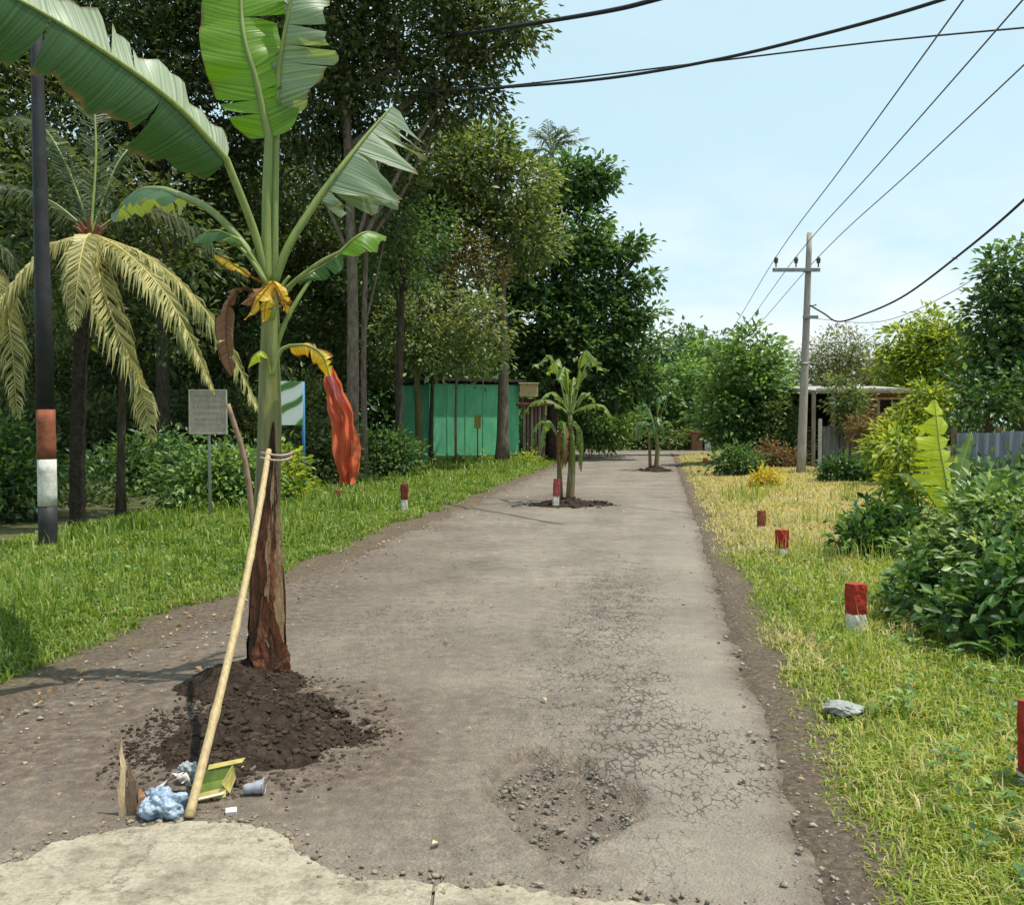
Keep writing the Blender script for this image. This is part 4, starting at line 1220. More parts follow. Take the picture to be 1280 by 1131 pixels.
    V, F, rn = crown_leaves(Cs, 0.4, 0.55, 0.9, 0.6, 26, 0.6)
    V[:, 2] = np.maximum(V[:, 2], 0.05)
    o = obj('distant_wood', V, F, F_deep, None, {'rnd': rn})
    tag(o, 'far wood of dark green trees closing the view behind the houses', 'wood', kind='stuff')


build_trees()

# ------------------------------------------------------------------ bushes
def build_bushes():
    gl = 'bushes along the edge of the left wood'
    bush('leafy_bush', 'fresh green bush behind the faded notice board', 240, 15.0, [(238, 590, 0, 36), (270, 600, 0, 34), (300, 590, 0.3, 40), (225, 625, 0, 30), (260, 635, -.2, 30), (310, 630, 0, 34)], 0.12, 0.5, 16, F_fresh, gl)
    bush('leafy_bush', 'bright bush between the big banana stem and the blue post', 340, 16.5, [(335, 590, 0, 30), (352, 610, 0, 28), (320, 620, 0, 30), (350, 580, 0.3, 22)], 0.13, 0.5, 14, F_lime, gl)
    bush('leafy_bush', 'dark low bush left of the dark striped pole', 20, 13.0, [(10, 620, 0, 44), (-40, 600, 0, 50), (30, 590, .4, 34), (-10, 560, .5, 40)], 0.13, 0.5, 14, F_deep, gl)
    bush('leafy_bush', 'shaded bush between the palm trunk and the notice board', 165, 18.0, [(150, 600, 0, 45), (190, 610, 0, 45), (120, 610, 0, 40), (200, 570, .5, 36)], 0.14, 0.5, 10, F_deep, gl)
    bush('leafy_bush', 'low shaded undergrowth at the left edge of the wood behind the dark pole', 60, 15.5, [(30, 630, 0, 26), (75, 640, 0, 26), (110, 630, .4, 28), (150, 640, .3, 24), (-10, 640, 0, 30)], 0.12, 0.5, 14, F_dark, gl)
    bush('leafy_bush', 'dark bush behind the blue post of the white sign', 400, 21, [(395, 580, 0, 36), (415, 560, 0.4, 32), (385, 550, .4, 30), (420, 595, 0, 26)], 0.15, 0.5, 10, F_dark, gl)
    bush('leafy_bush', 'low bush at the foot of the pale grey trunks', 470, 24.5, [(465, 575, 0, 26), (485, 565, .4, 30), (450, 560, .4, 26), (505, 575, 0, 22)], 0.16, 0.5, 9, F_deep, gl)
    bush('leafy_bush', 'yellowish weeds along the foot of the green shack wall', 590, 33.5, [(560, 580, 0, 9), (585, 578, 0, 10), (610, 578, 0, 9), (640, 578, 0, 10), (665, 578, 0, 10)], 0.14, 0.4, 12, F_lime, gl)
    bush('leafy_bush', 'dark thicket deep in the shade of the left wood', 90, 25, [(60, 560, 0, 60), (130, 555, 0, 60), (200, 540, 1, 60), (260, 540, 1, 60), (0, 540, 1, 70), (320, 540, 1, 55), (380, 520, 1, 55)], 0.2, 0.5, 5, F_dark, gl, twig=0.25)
    gf = 'bushes near the junction'
    bush('roadside_bush', 'round dark bush on the right verge in front of the round tree', 920, 25.5, [(920, 574, 0, 18), (905, 580, 0, 13), (935, 580, 0, 13)], 0.14, 0.5, 16, F_deep, gf)
    bush('roadside_bush', 'brownish shrubs at the left foot of the utility pole', 975, 29.0, [(965, 570, 0, 17), (985, 575, 0, 15), (950, 578, 0, 14)], 0.15, 0.45, 12, F_brown, gf)
    bush('roadside_bush', 'tall green shrub between the pole and the round tree', 985, 31.5, [(985, 545, 0, 22), (975, 520, .3, 20), (992, 560, -.2, 20)], 0.18, 0.5, 10, F_olive, gf)
    bush('roadside_bush', 'leafy thicket behind the second banana plant on the left roadside', 740, 41, [(735, 530, 0, 28), (755, 540, 0, 24), (720, 510, 0.4, 26), (770, 520, .5, 24)], 0.25, 0.4, 7, F_fresh, gf, twig=0.25)
    bush('roadside_bush', 'low hedge beyond the junction under the pale trees', 845, 53, [(800, 550, 0, 14), (825, 548, 0, 16), (850, 550, 0, 14), (875, 546, 0, 16), (900, 550, 0, 14), (780, 550, 0, 12)], 0.24, 0.5, 6, F_olive, gf, twig=0.22)
    # trimmed hedges
    bush('trimmed_hedge', 'clipped dark green hedge left of the gap before the tin fence', 1055, 21.8, [(1040, 590, 0, 14), (1055, 590, 0, 15), (1070, 590, 0, 14), (1047, 580, 0, 10), (1064, 580, 0, 10)], 0.10, 0.5, 40, F_deep, 'hedges before the house', twig=0.09)
    bush('trimmed_hedge', 'clipped lighter hedge to the right before the tin fence', 1108, 21.6, [(1092, 588, 0, 13), (1108, 586, 0, 14), (1124, 588, 0, 13), (1100, 598, 0, 11), (1118, 600, 0, 11)], 0.10, 0.5, 36, F_fresh, 'hedges before the house', twig=0.09)
    bush('golden_shrub', 'small golden yellow shrub on the dry grass by the pole', 958, 20.0, [(955, 602, 0, 13), (966, 596, 0, 9), (948, 606, 0, 9)], 0.10, 0.4, 40, F_gold, twig=0.09)
    bush('porch_shrub', 'reddish brown leafy shrub in front of the house wall', 1095, 25.5, [(1080, 532, 0, 14), (1098, 540, 0, 14), (1075, 545, 0, 10)], 0.13, 0.45, 18, F_brown, cat='shrub', twig=0.14)
    bush('porch_shrub', 'straggly olive shrub reaching up to the house roof edge', 1060, 26.5, [(1052, 505, 0, 14), (1070, 500, 0, 16), (1060, 525, 0, 15), (1045, 480, 0, 9)], 0.14, 0.45, 16, F_olive, cat='shrub', twig=0.14)
    bush('porch_shrub', 'yellow green shrub right of the tin fence', 1125, 20, [(1120, 550, 0, 26), (1145, 560, 0, 24), (1100, 565, 0, 16), (1150, 530, 0.3, 22), (1165, 500, .3, 22), (1130, 520, .3, 14)], 0.13, 0.45, 18, F_lime, cat='shrub', twig=0.14)
    bush('porch_shrub', 'dark leafy shrub beneath the tree at the right edge', 1200, 15.5, [(1195, 590, 0, 20), (1240, 605, 0, 22), (1285, 600, 0, 26)], 0.13, 0.5, 16, F_bush, cat='shrub', twig=0.14)
    bush('verge_plant', 'low dark leaved plant left of the big right hand bush', 1090, 9.8, [(1085, 660, 0, 24), (1110, 650, 0.2, 28), (1075, 680, -.2, 18), (1115, 685, -.2, 26), (1135, 660, .3, 26)], 0.10, 0.5, 46, F_bush, twig=0.09, cat='plant')
    bush('verge_plant', 'pale variegated shrub on top of the right hand bush', 1230, 7.6, [(1215, 665, -.6, 36), (1255, 650, -.8, 42), (1190, 695, -.5, 34), (1285, 670, -.9, 50), (1160, 700, -.2, 26), (1235, 632, -.2, 28), (1240, 700, -1.1, 34)], 0.085, 0.45, 60, F_pale, twig=0.10, cat='shrub')
    bush('verge_plant', 'yellow leaved plant poking up beside the lime banana leaf', 1130, 10.5, [(1135, 570, 0, 15), (1120, 560, 0, 10), (1145, 600, 0, 18), (1130, 620, 0, 18)], 0.12, 0.45, 40, F_lime, twig=0.1, cat='plant')


build_bushes()


def leaf_mesh(L, wd, bend):
    """one broad leaf: pointed oval, folded and arched, 12 quads"""
    n = 6
    V = []; F = []
    for i in range(n + 1):
        s = i / n
        w = wd * (math.sin(math.pi * min(1, s ** 0.75)) ** 0.8) * 0.5 + 0.0008
        z = -bend * s * s * L
        y = L * s * (1 - 0.1 * bend * s)
        V += [(-w, y, z + w * 0.35), (0, y, z), (w, y, z + w * 0.35)]
    for i in range(n):
        a = 3 * i
        F += [(a, a + 1, a + 4, a + 3), (a + 1, a + 2, a + 5, a + 4)]
    return V, F


def broad_bush():
    """dark broad leaved bush in the right foreground: nearest 300 leaves are objects, the rest one part"""
    specs = [(1235, 790, 6.0, 78), (1175, 750, 6.7, 58), (1290, 760, 5.9, 90), (1140, 770, 7.0, 42), (1250, 735, 6.6, 60), (1200, 720, 7.1, 46), (1310, 840, 5.5, 85), (1225, 850, 5.6, 46), (1350, 760, 6.1, 100), (1160, 800, 6.6, 38), (1260, 870, 5.35, 42)]
    cl = [(P(px, py, d), r * d / FPX, r * d / FPX, r * d / FPX * 0.95) for px, py, d, r in specs]
    b = G(1250, 905)
    t = root('broad_leaf_bush', (b[0], b[1] + 0.5, zg(b[0], b[1])), 'big dark broad leaved bush crowding the right verge in the foreground', 'bush')
    m = MB()
    for c, rx, ry, rz in cl:
        for _ in range(3):
            s0 = np.array([c[0] + 0.2 * rng.normal(), c[1] + 0.2 * rng.normal(), 0.0])
            e = c + rng.normal(size=3) * rx * 0.4
            m.tube(spline([s0, (s0 + e) / 2 + rng.normal(size=3) * 0.05, e], 6), np.linspace(0.012, 0.004, 6), 5, False)
    tag(m.obj('stems', M_moss, t), kind='stuff')
    # all leaf positions
    pos, dr = [], []
    for c, rx, ry, rz in cl:
        n = int(4200 * rx * rz)
        d = nrm(rng.normal(size=(n, 3)))
        rr = 0.45 + 0.62 * rng.random(n) ** 0.5
        p = c + d * rr[:, None] * np.array([rx, ry, rz])
        pos.append(p)
        dr.append(nrm(d * 0.8 + rng.normal(size=(n, 3)) * 0.5 + np.array([0, 0, -0.15])))
    pos = np.concatenate(pos); dr = np.concatenate(dr)
    ok = pos[:, 2] > 0.08
    pos = pos[ok]; dr = dr[ok]
    key = pos[:, 1] - 0.35 * (dr[:, 1] < 0) + rng.random(len(pos)) * 1.3 + (pos[:, 0] / pos[:, 1] > 0.60) * 3
    order = np.argsort(key)
    near, rest = order[:300], order[300:]
    protos = []
    for k in range(6):
        V, F = leaf_mesh(0.075 + 0.016 * k, 0.040 + 0.007 * k, 0.15 + 0.1 * (k % 3))
        me = make_mesh('leaf', V, F, F_bush, {'rnd': np.full(len(V), [0.1, 0.3, 0.45, 0.55, 0.7, 0.85][k])}, True)
        protos.append(me)
    o0 = org(t)
    for i in near:
        me = protos[int(rng.integers(0, 6))]
        o = bpy.data.objects.new('leaf', me)
        y = Vector(dr[i]); up = Vector((0.45 * rng.normal(), 0.45 * rng.normal(), 1))
        x = y.cross(up).normalized(); z = x.cross(y)
        M = Matrix((x, y, z)).transposed().to_4x4()
        M.translation = Vector(pos[i] - o0)
        o.parent = t
        o.matrix_local = M
        COL.objects.link(o)
    up = nrm(np.array([0, 0, 1.0]) + rng.normal(size=(len(rest), 3)) * 0.45)
    L = 0.06 + 0.07 * rng.random(len(rest))
    V, F, rn = leaf_cards(pos[rest], dr[rest], up, L, L * 0.5, 0.2)
    tag(obj('foliage', V, F, F_bush, t, {'rnd': rn}), kind='stuff')


broad_bush()

# ------------------------------------------------------------------ banana plants
def blade(path, width, Nh, n=34, fold=(0.3, 0.3), droop=(0.5, 0.5), tears=4, ripple=0.02, seed=0, prof=0.55, halves=(1, 1), gap=0.02, cols=5, dvar=0.26, flip=(False, False)):
    """banana leaf blade: midrib path, half-blades that fold and droop, torn into strips along the side veins"""
    rg = np.random.default_rng(seed)
    pts = spline(path, n + 1)
    seg = np.r_[0, np.cumsum(np.linalg.norm(np.diff(pts, axis=0), axis=1))]
    Tn = nrm(np.gradient(pts, axis=0))
    Nh = np.asarray(Nh, float)
    V, F, vein, lat = [], [], [], []
    for hi, h in enumerate((-1, 1)):
        if halves[hi] <= 0: continue
        cuts = sorted(set([0, n] + [int(c) for c in rg.integers(3, n - 2, tears)]))
        cuts = [c for k, c in enumerate(cuts) if k == 0 or c - cuts[k - 1] >= 2 or c == n]
        for q in range(len(cuts) - 1):
            i0, i1 = cuts[q], cuts[q + 1]
            if i1 <= i0: continue
            dd = rg.normal() * dvar; gp = gap * rg.random() * 1.8; ww = 1 + 0.08 * rg.normal()
            base = len(V)
            m = i1 - i0 + 1
            for k in range(m):
                i = i0 + k
                s = i / n
                T = Tn[i]
                S = nrm(np.cross(T, Nh)); Nv = np.cross(S, T)
                w = width * halves[hi] * ww * (math.sin(math.pi * min(1.0, (s * 0.985 + 0.012)) ** 0.8) ** prof)
                p = pts[i].copy()
                e = (k / (m - 1) - 0.5) * 2 if m > 1 else 0
                for c in range(cols + 1):
                    f = c / cols
                    if c > 0:
                        a = fold[hi] + (droop[hi] + dd) * f ** 1.2
                        p = p + (w / cols) * (math.cos(a) * S * h - math.sin(a) * Nv + T * 0.22 * f)
                    rp = ripple * f * math.sin(seg[i] * 16 + seed * 2 + hi * 2) + ripple * 0.6 * f * math.sin(seg[i] * 41 + seed)
                    sh = -e * gp * f ** 1.5 * (1 if (0 < i < n) else 0)
                    V.append(p + Nv * rp + T * sh)
                    vein.append(seg[i] - 0.25 * w * f + hi * 7.3); lat.append(f)
            for k in range(m - 1):
                for c in range(cols):
                    a = base + k * (cols + 1) + c
                    quad = (a, a + 1, a + cols + 2, a + cols + 1)
                    F.append(quad if (h > 0) != flip[hi] else quad[::-1])
    return V, F, {'vein': vein, 'lat': lat}, pts


def add_leaf(t, name, petiole, path, width, Nh, mat, rib=0.014, pm=None, ribname='midrib', label=None, **kw):
    V, F, at, pts = blade(path, width, Nh, **kw)
    o = obj(name, V, F, mat, t, at, True)
    if label: o['label'] = label
    pm = pm or M_petiole
    full = list(petiole) + list(pts[1:])
    sp = spline(petiole + [pts[0]], 12) if len(petiole) >= 1 and len(petiole) + 1 >= 2 else np.array([pts[0]])
    full = np.vstack([sp[:-1], pts]) if len(petiole) else pts
    n1 = len(full)
    rad = np.linspace(rib * 1.5, rib * 0.25, n1)
    V, F = tube(full, rad, 6)
    obj(ribname, V, F, pm, o, None, True)
    return o


def pseudostem(t, pts, rads, dryf, name='pseudostem', n=22):
    pts = np.asarray(pts, float)
    m = len(pts)
    T = nrm(np.gradient(pts, axis=0))
    V, F, dr = [], [], []
    for i in range(m):
        u = nrm(np.cross(T[i], [0, 1.0, 0])); w = np.cross(T[i], u)
        for k in range(n):
            a = 2 * math.pi * k / n
            # overlapping sheaths: stepped ridges winding down the stem
            st = 1 + 0.10 * ((k / n * 3 + i * 0.045) % 1.0) - 0.04 + 0.03 * math.sin(3 * a + i * 0.6)
            V.append(pts[i] + rads[i] * st * (math.cos(a) * u + math.sin(a) * w))
            dr.append(dryf(i / (m - 1)))
    for i in range(m - 1):
        for k in range(n):
            F.append((i * n + k, i * n + (k + 1) % n, (i + 1) * n + (k + 1) % n, (i + 1) * n + k))
    F.append(tuple(range(n))[::-1]); F.append(tuple((m - 1) * n + k for k in range(n)))
    return obj(name, V, F, M_stem, t, {'dryness': dr}, True)


def big_banana():
    d = 5.25
    b = P(334, 850, d); b[2] = 0.0
    t = root('banana_plant', tuple(b), 'tall banana plant growing from a soil heap in the road in the foreground', 'banana plant', 'banana plants standing in the road')
    ctl = [(334, 862, 20), (334, 800, 19), (333, 700, 16.5), (335, 600, 15.5), (337, 500, 13.5), (338, 420, 11.5), (338, 355, 9.5)]
    pts = spline([P(px, py, d) for px, py, r in ctl], 46)
    rr = np.interp(np.linspace(0, 1, 46), np.linspace(0, 1, 7), [c[2] * d / FPX for c in ctl])
    pseudostem(t, pts, rr, lambda s: 1.45 - 1.9 * s)
    crown = P(338, 362, d)
    Fw = np.array([0, -1, 0.25])
    # tall bright central leaf
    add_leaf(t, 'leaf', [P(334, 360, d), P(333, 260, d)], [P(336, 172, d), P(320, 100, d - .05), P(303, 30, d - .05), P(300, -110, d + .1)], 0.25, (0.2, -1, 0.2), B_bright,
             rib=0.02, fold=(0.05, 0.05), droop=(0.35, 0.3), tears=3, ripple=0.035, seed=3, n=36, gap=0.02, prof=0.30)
    add_leaf(t, 'leaf', [P(342, 360, d + .05), P(343, 260, d + .05)], [P(345, 150, d + .05), P(350, 80, d), P(362, 10, d - .05), P(385, -110, d)], 0.30, (-0.45, -1, 0.1), B_wax,
             rib=0.018, fold=(0.15, 0.2), droop=(0.5, 0.6), tears=5, ripple=0.035, seed=8, halves=(0.12, 1.0), gap=0.03, label='pale waxy upright leaf')
    # long leaf arching to upper left, over the camera's left
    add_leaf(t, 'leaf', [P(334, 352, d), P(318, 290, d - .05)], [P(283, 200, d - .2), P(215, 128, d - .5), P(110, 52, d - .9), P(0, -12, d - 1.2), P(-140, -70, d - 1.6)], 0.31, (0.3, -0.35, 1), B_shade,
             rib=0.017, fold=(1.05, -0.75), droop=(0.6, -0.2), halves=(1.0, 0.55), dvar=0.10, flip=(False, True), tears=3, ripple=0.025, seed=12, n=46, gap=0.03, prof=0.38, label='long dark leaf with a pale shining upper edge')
    # left leaf turning away
    add_leaf(t, 'leaf', [P(334, 352, d), P(300, 300, d), P(262, 262, d + .05)], [P(228, 245, d + .2), P(200, 236, d + .5), P(170, 240, d + .9), P(140, 270, d + 1.3)], 0.17, (0.15, -0.25, 1), B_green,
             rib=0.018, fold=(0.45, 0.45), droop=(0.7, 0.7), tears=4, seed=21, prof=0.45)
    # small left leaf with a scorched end
    add_leaf(t, 'leaf', [P(332, 352, d - .05), P(318, 326, d - .1)], [P(300, 300, d - .12), P(268, 288, d - .1), P(238, 302, d)], 0.085, (0.1, -0.5, 1), B_green, rib=0.009, fold=(0.3, 0.4), droop=(0.6, 0.7), tears=1, seed=23, n=18)
    add_leaf(t, 'dry_leaf', [P(332, 355, d - .05)], [P(312, 345, d - .1), P(285, 326, d - .12), P(268, 318, d - .1)], 0.045, (0.1, -0.8, 0.6), B_yel, rib=0.006, fold=(0.3, 0.3), droop=(0.8, 0.8), tears=2, seed=25, n=16, pm=M_orange)
    # right waxy leaf, torn, hanging tent-wise from its rising midrib
    add_leaf(t, 'leaf', [P(342, 355, d), P(362, 305, d)], [P(398, 248, d + .05), P(430, 205, d + .1), P(462, 165, d + .2), P(490, 133, d + .3)], 0.38, (-0.62, -0.42, 0.75), B_wax,
             rib=0.018, fold=(1.0, 1.15), droop=(0.25, 0.35), tears=6, ripple=0.04, seed=31, n=34, gap=0.05, dvar=0.4, prof=0.30, label='silvery torn leaf rising to the right')
    # right low leaf
    add_leaf(t, 'leaf', [P(342, 378, d), P(368, 352, d - .02), P(400, 328, d - .05)], [P(425, 315, d - .05), P(446, 296, d - .05), P(462, 290, d), P(482, 296, d + .1)], 0.13, (-0.1, -0.55, 1), B_bright,
             rib=0.010, fold=(0.3, 0.35), droop=(0.6, 0.7), tears=2, seed=35, n=18, prof=0.5)
    add_leaf(t, 'leaf', [P(344, 380, d + .05)], [P(372, 350, d + .05), P(398, 335, d + .1), P(428, 316, d + .2)], 0.09, (0, -0.7, 1), B_green, rib=0.009, fold=(0.5, 0.5), droop=(0.7, 0.7), tears=3, seed=37, n=18)
    # green petiole rising on the right, cut short
    m = MB(); m.tube(spline([P(343, 440, d), P(358, 400, d), P(378, 365, d + .05), P(395, 340, d + .1)], 10), np.linspace(0.018, 0.009, 10), 7); m.obj('petiole', M_petiole, t, True)
    m = MB(); m.tube(spline([P(340, 400, d - .1), P(352, 360, d - .1), P(362, 345, d - .1)], 8), np.linspace(0.014, 0.008, 8), 7); m.obj('petiole', M_petiole, t, True)
    m = MB(); m.tube(spline([P(334, 356, d - .1), P(312, 322, d - .1), P(288, 300, d - .05)], 8), np.linspace(0.013, 0.008, 8), 7); m.obj('petiole', M_petiole, t, True)
    # withered yellow collar
    for k, (p0, p1, p2, w, mt) in enumerate([((340, 352), (325, 372), (306, 400), 0.055, B_yel), ((342, 352), (352, 368), (358, 392), 0.05, B_yel), ((336, 360), (332, 380), (330, 402), 0.06, B_yel), ((330, 358), (316, 372), (302, 380), 0.04, B_brown), ((344, 360), (356, 376), (364, 380), 0.035, B_brown)]):
        add_leaf(t, 'dry_leaf', [], [P(*p0, d - .10), P(*p1, d - .14), P(*p2, d - .13)], w, (0.1 * k - .2, -1, 0.3), mt, rib=0.004, fold=(0.3, 0.3), droop=(0.8, 0.8), tears=2, seed=40 + k, n=14, pm=M_orange)
    # dead brown leaf hanging on the left
    add_leaf(t, 'dry_leaf', [P(334, 372, d), P(312, 362, d + .02)], [P(296, 362, d + .05), P(284, 385, d + .05), P(283, 425, d + .05), P(290, 470, d + .05)], 0.10, (0.4, -1, 0.2), B_brown, rib=0.008, fold=(0.6, 0.6), droop=(0.9, 0.9), tears=6, seed=51, n=24, pm=M_deadleaf, label='dead brown leaf hanging down')
    # yellowed leaf bending over to the right, pale green sheath stub on the left
    add_leaf(t, 'dry_leaf', [P(340, 470, d - .1), P(350, 440, d - .1)], [P(362, 432, d - .1), P(385, 432, d - .1), P(403, 445, d - .08), P(412, 470, d - .05)], 0.085, (0.2, -0.8, 1), B_yel, rib=0.010, fold=(0.4, 0.5), droop=(0.7, 0.8), tears=2, seed=55, n=20, label='yellowed leaf bent over to the right')
    add_leaf(t, 'leaf', [P(338, 470, d - .1)], [P(335, 448, d - .12), P(326, 440, d - .15), P(316, 446, d - .16), P(310, 460, d - .16)], 0.05, (-0.2, -0.8, 0.8), B_lime, rib=0.006, fold=(0.3, 0.3), droop=(0.7, 0.7), tears=0, seed=57, n=14)
    # dead sheaths wrapped round the lower stem, edges lifting away
    def sheath(a0, arc, s0, s1, lift, twist, mat, sd):
        rg = np.random.default_rng(sd)
        nu, nv = 11, 22
        V = []
        for j in range(nv):
            v = j / (nv - 1)
            s_ = s0 + (s1 - s0) * v
            q = s_ * (len(pts) - 1); i = min(int(q), len(pts) - 2); f = q - i
            c = pts[i] * (1 - f) + pts[i + 1] * f; r = rr[i] * (1 - f) + rr[i + 1] * f
            wv = arc * (1 - 0.9 * v ** 2.2) * (1 + 0.10 * rg.normal())
            for k in range(nu):
                u = k / (nu - 1) - 0.5
                a = a0 + twist * v + u * wv
                e = abs(u) * 2
                R_ = r * 1.04 + 0.003 + lift * (e ** 3) * (0.3 + 0.7 * math.sin(math.pi * min(1, v + 0.15))) + 0.004 * math.sin(k * 2.3 + j * 0.7 + sd) + lift * 0.6 * v ** 4
                V.append(c + np.array([R_ * math.cos(a), R_ * math.sin(a), 0.008 * rg.normal() * e]))
        F = [(j * nu + k, j * nu + k + 1, (j + 1) * nu + k + 1, (j + 1) * nu + k) for j in range(nv - 1) for k in range(nu - 1)]
        obj('dead_sheath', V, F, mat, t, None, True)
    M_sh1 = plain('sheath_red_brown', (0.30, 0.115, 0.06), (0.10, 0.035, 0.02), 7, 0.75, 0.8, 30, 0.25, stretch=(5, 5, 1.0), trans=0.15, dist=0.02)
    M_sh2 = plain('sheath_straw', (0.42, 0.30, 0.16), (0.16, 0.10, 0.05), 7, 0.8, 0.8, 30, 0.2, stretch=(5, 5, 1.0), trans=0.15, dist=0.02)
    M_sh3 = plain('sheath_dark', (0.12, 0.07, 0.04), (0.04, 0.022, 0.014), 7, 0.85, 0.8, 30, 0.15, stretch=(5, 5, 1.0), dist=0.02)
    for k, (a0, arc, s0, s1, lf, tw, mt) in enumerate([(-1.9, 2.6, 0.00, 0.24, 0.010, 0.3, M_sh3), (-0.9, 1.8, 0.04, 0.27, 0.045, -0.5, M_sh1), (-1.7, 1.6, 0.20, 0.46, 0.016, 0.5, M_sh1), (-2.6, 1.8, 0.10, 0.40, 0.014, 0.4, M_sh3),
                                                       (-0.5, 1.7, 0.16, 0.55, 0.010, -0.3, M_sh2), (-1.3, 1.1, 0.36, 0.62, 0.008, 0.3, M_sh3), (0.8, 2.2, 0.02, 0.40, 0.02, 0.2, M_sh1), (2.4, 2.2, 0.02, 0.45, 0.02, -0.2, M_sh3)]):
        sheath(a0, arc, s0, s1, lf, tw, mt, 300 + k)
    return t


big_banana()


def small_banana(base_px, base_d, h, label, mat, seed, nleaf=9, spread=1.0, dead=3, top_len=0.9, z0=0.1, messy=False):
    rg = np.random.default_rng(seed)
    bx = gx(base_px, base_d)
    b = np.array([bx, base_d, 0.0])
    t = root('banana_plant', tuple(b), label, 'banana plant', 'banana plants standing in the road')
    pts = np.array([b + np.array([0.04 * math.sin(s * 3), 0, h * s]) for s in np.linspace(0, 1, 16)])
    pseudostem(t, pts, np.linspace(0.085, 0.045, 16), lambda s: 0.9 - 0.9 * s, n=12)
    top = pts[-1]
    for k in range(nleaf):
        az = 2 * math.pi * (k + 0.5 * rg.random()) / nleaf
        el = 0.35 + 0.9 * rg.random()
        if messy: el = [1.9, 0.6, 1.2, 1.6, 0.25][k % 5] + 0.2 * rg.random()
        L = top_len * (0.75 + 0.5 * rg.random())
        hd = np.array([math.cos(az), math.sin(az), 0])
        p0 = top + hd * 0.04
        p1 = top + hd * 0.22 * spread + np.array([0, 0, 0.28 * el])
        q = [p1, p1 + hd * L * 0.35 * spread + np.array([0, 0, L * 0.35 * el]), p1 + hd * L * 0.75 * spread + np.array([0, 0, L * 0.25 * el]), p1 + hd * L * 1.0 * spread + np.array([0, 0, -L * 0.15 + L * (0.38 if messy else 0.2) * (el - 0.4)])]
        add_leaf(t, 'leaf', [p0], q, (0.10 if messy else 0.14) + 0.05 * rg.random(), (0.1 * rg.normal(), 0.1 * rg.normal(), 1), mat, rib=0.012, fold=(0.3, 0.3), droop=(0.7, 0.8), tears=9 if messy else 5, seed=seed + k, n=20, cols=3, gap=0.09 if messy else 0.05)
    if messy:
        q = b + np.array([-0.16, 0.12, 0])
        pts2 = np.array([q + np.array([-0.05 * s, 0, 1.25 * s]) for s in np.linspace(0, 1, 12)])
        pseudostem(t, pts2, np.linspace(0.06, 0.035, 12), lambda s: 1.0 - 0.7 * s, n=12)
        for k in range(5):
            az = 2.2 + 0.9 * k; hd = np.array([math.cos(az), math.sin(az), 0]); p = pts2[-1]
            add_leaf(t, 'leaf', [p], [p + hd * 0.12 + [0, 0, 0.2], p + hd * 0.3 + [0, 0, 0.32], p + hd * 0.48 + [0, 0, 0.12], p + hd * 0.52 + [0, 0, -0.25]], 0.11, (0, 0, 1), mat, rib=0.01, fold=(0.4, 0.4), droop=(0.8, 0.8), tears=7, seed=seed + 80 + k, n=18, cols=3, gap=0.07)
    for k in range(dead):
        az = 2 * math.pi * rg.random()
        hd = np.array([math.cos(az), math.sin(az), 0])
        p = top + np.array([0, 0, -0.15 - 0.2 * rg.random()])
        add_leaf(t, 'dry_leaf', [p], [p + hd * 0.15, p + hd * 0.25 + np.array([0, 0, -0.3]), p + hd * 0.22 + np.array([0, 0, -0.75])], 0.10, hd + np.array([0, 0, 0.3]), B_brown if k % 2 else B_far, rib=0.008, fold=(0.6, 0.6), droop=(0.8, 0.8), tears=5, seed=seed + 50 + k, n=14, cols=3, pm=M_deadleaf)
    return t


small_banana(712, 17.0, 1.70, 'middle banana plant with pale drooping leaves beside a striped post in the road', B_far, 104, 10, 0.8, 10, 0.85, messy=True)
small_banana(820, 29.3, 1.30, 'farthest banana plant, small and dark, near the end of the road', B_fard, 202, 7, 0.8, 2, 0.85, messy=True)


def lime_banana():
    d = 9.6
    b = P(1180, 690, d); b[2] = 0.08
    t = root('young_banana', tuple(b), 'young banana with one glowing lime leaf rising from the right hand bushes', 'banana plant')
    m = MB(); m.tube(spline([b, P(1183, 660, d), P(1185, 635, d)], 8), np.linspace(0.05, 0.03, 8), 8); m.obj('pseudostem', M_petiole, t, True)
    add_leaf(t, 'leaf', [P(1183, 655, d)], [P(1186, 640, d), P(1182, 600, d - .02), P(1174, 555, d), P(1168, 500, d + .05)], 0.30, (0.15, -1, 0.15), B_lime, rib=0.012, fold=(0.1, 0.25), droop=(0.6, 0.7), tears=9, gap=0.06, dvar=0.4, seed=71, prof=0.5)
    add_leaf(t, 'leaf', [P(1186, 650, d)], [P(1200, 615, d - .1), P(1230, 592, d - .2), P(1265, 588, d - .3), P(1300, 605, d - .3)], 0.16, (0, -0.5, 1), B_green, rib=0.011, fold=(0.3, 0.4), droop=(0.7, 0.8), tears=5, seed=73)
    add_leaf(t, 'leaf', [P(1180, 650, d)], [P(1160, 618, d), P(1138, 595, d - .1), P(1118, 592, d - .2)], 0.10, (0, -0.5, 1), B_far, rib=0.009, fold=(0.3, 0.4), droop=(0.7, 0.8), tears=3, seed=75, n=18)
    add_leaf(t, 'leaf', [P(1188, 650, d)], [P(1195, 610, d + .2), P(1204, 575, d + .3), P(1215, 540, d + .4)], 0.12, (-.3, -1, 0.3), B_far, rib=0.009, fold=(0.3, 0.4), droop=(0.7, 0.8), tears=3, seed=77, n=18)


lime_banana()

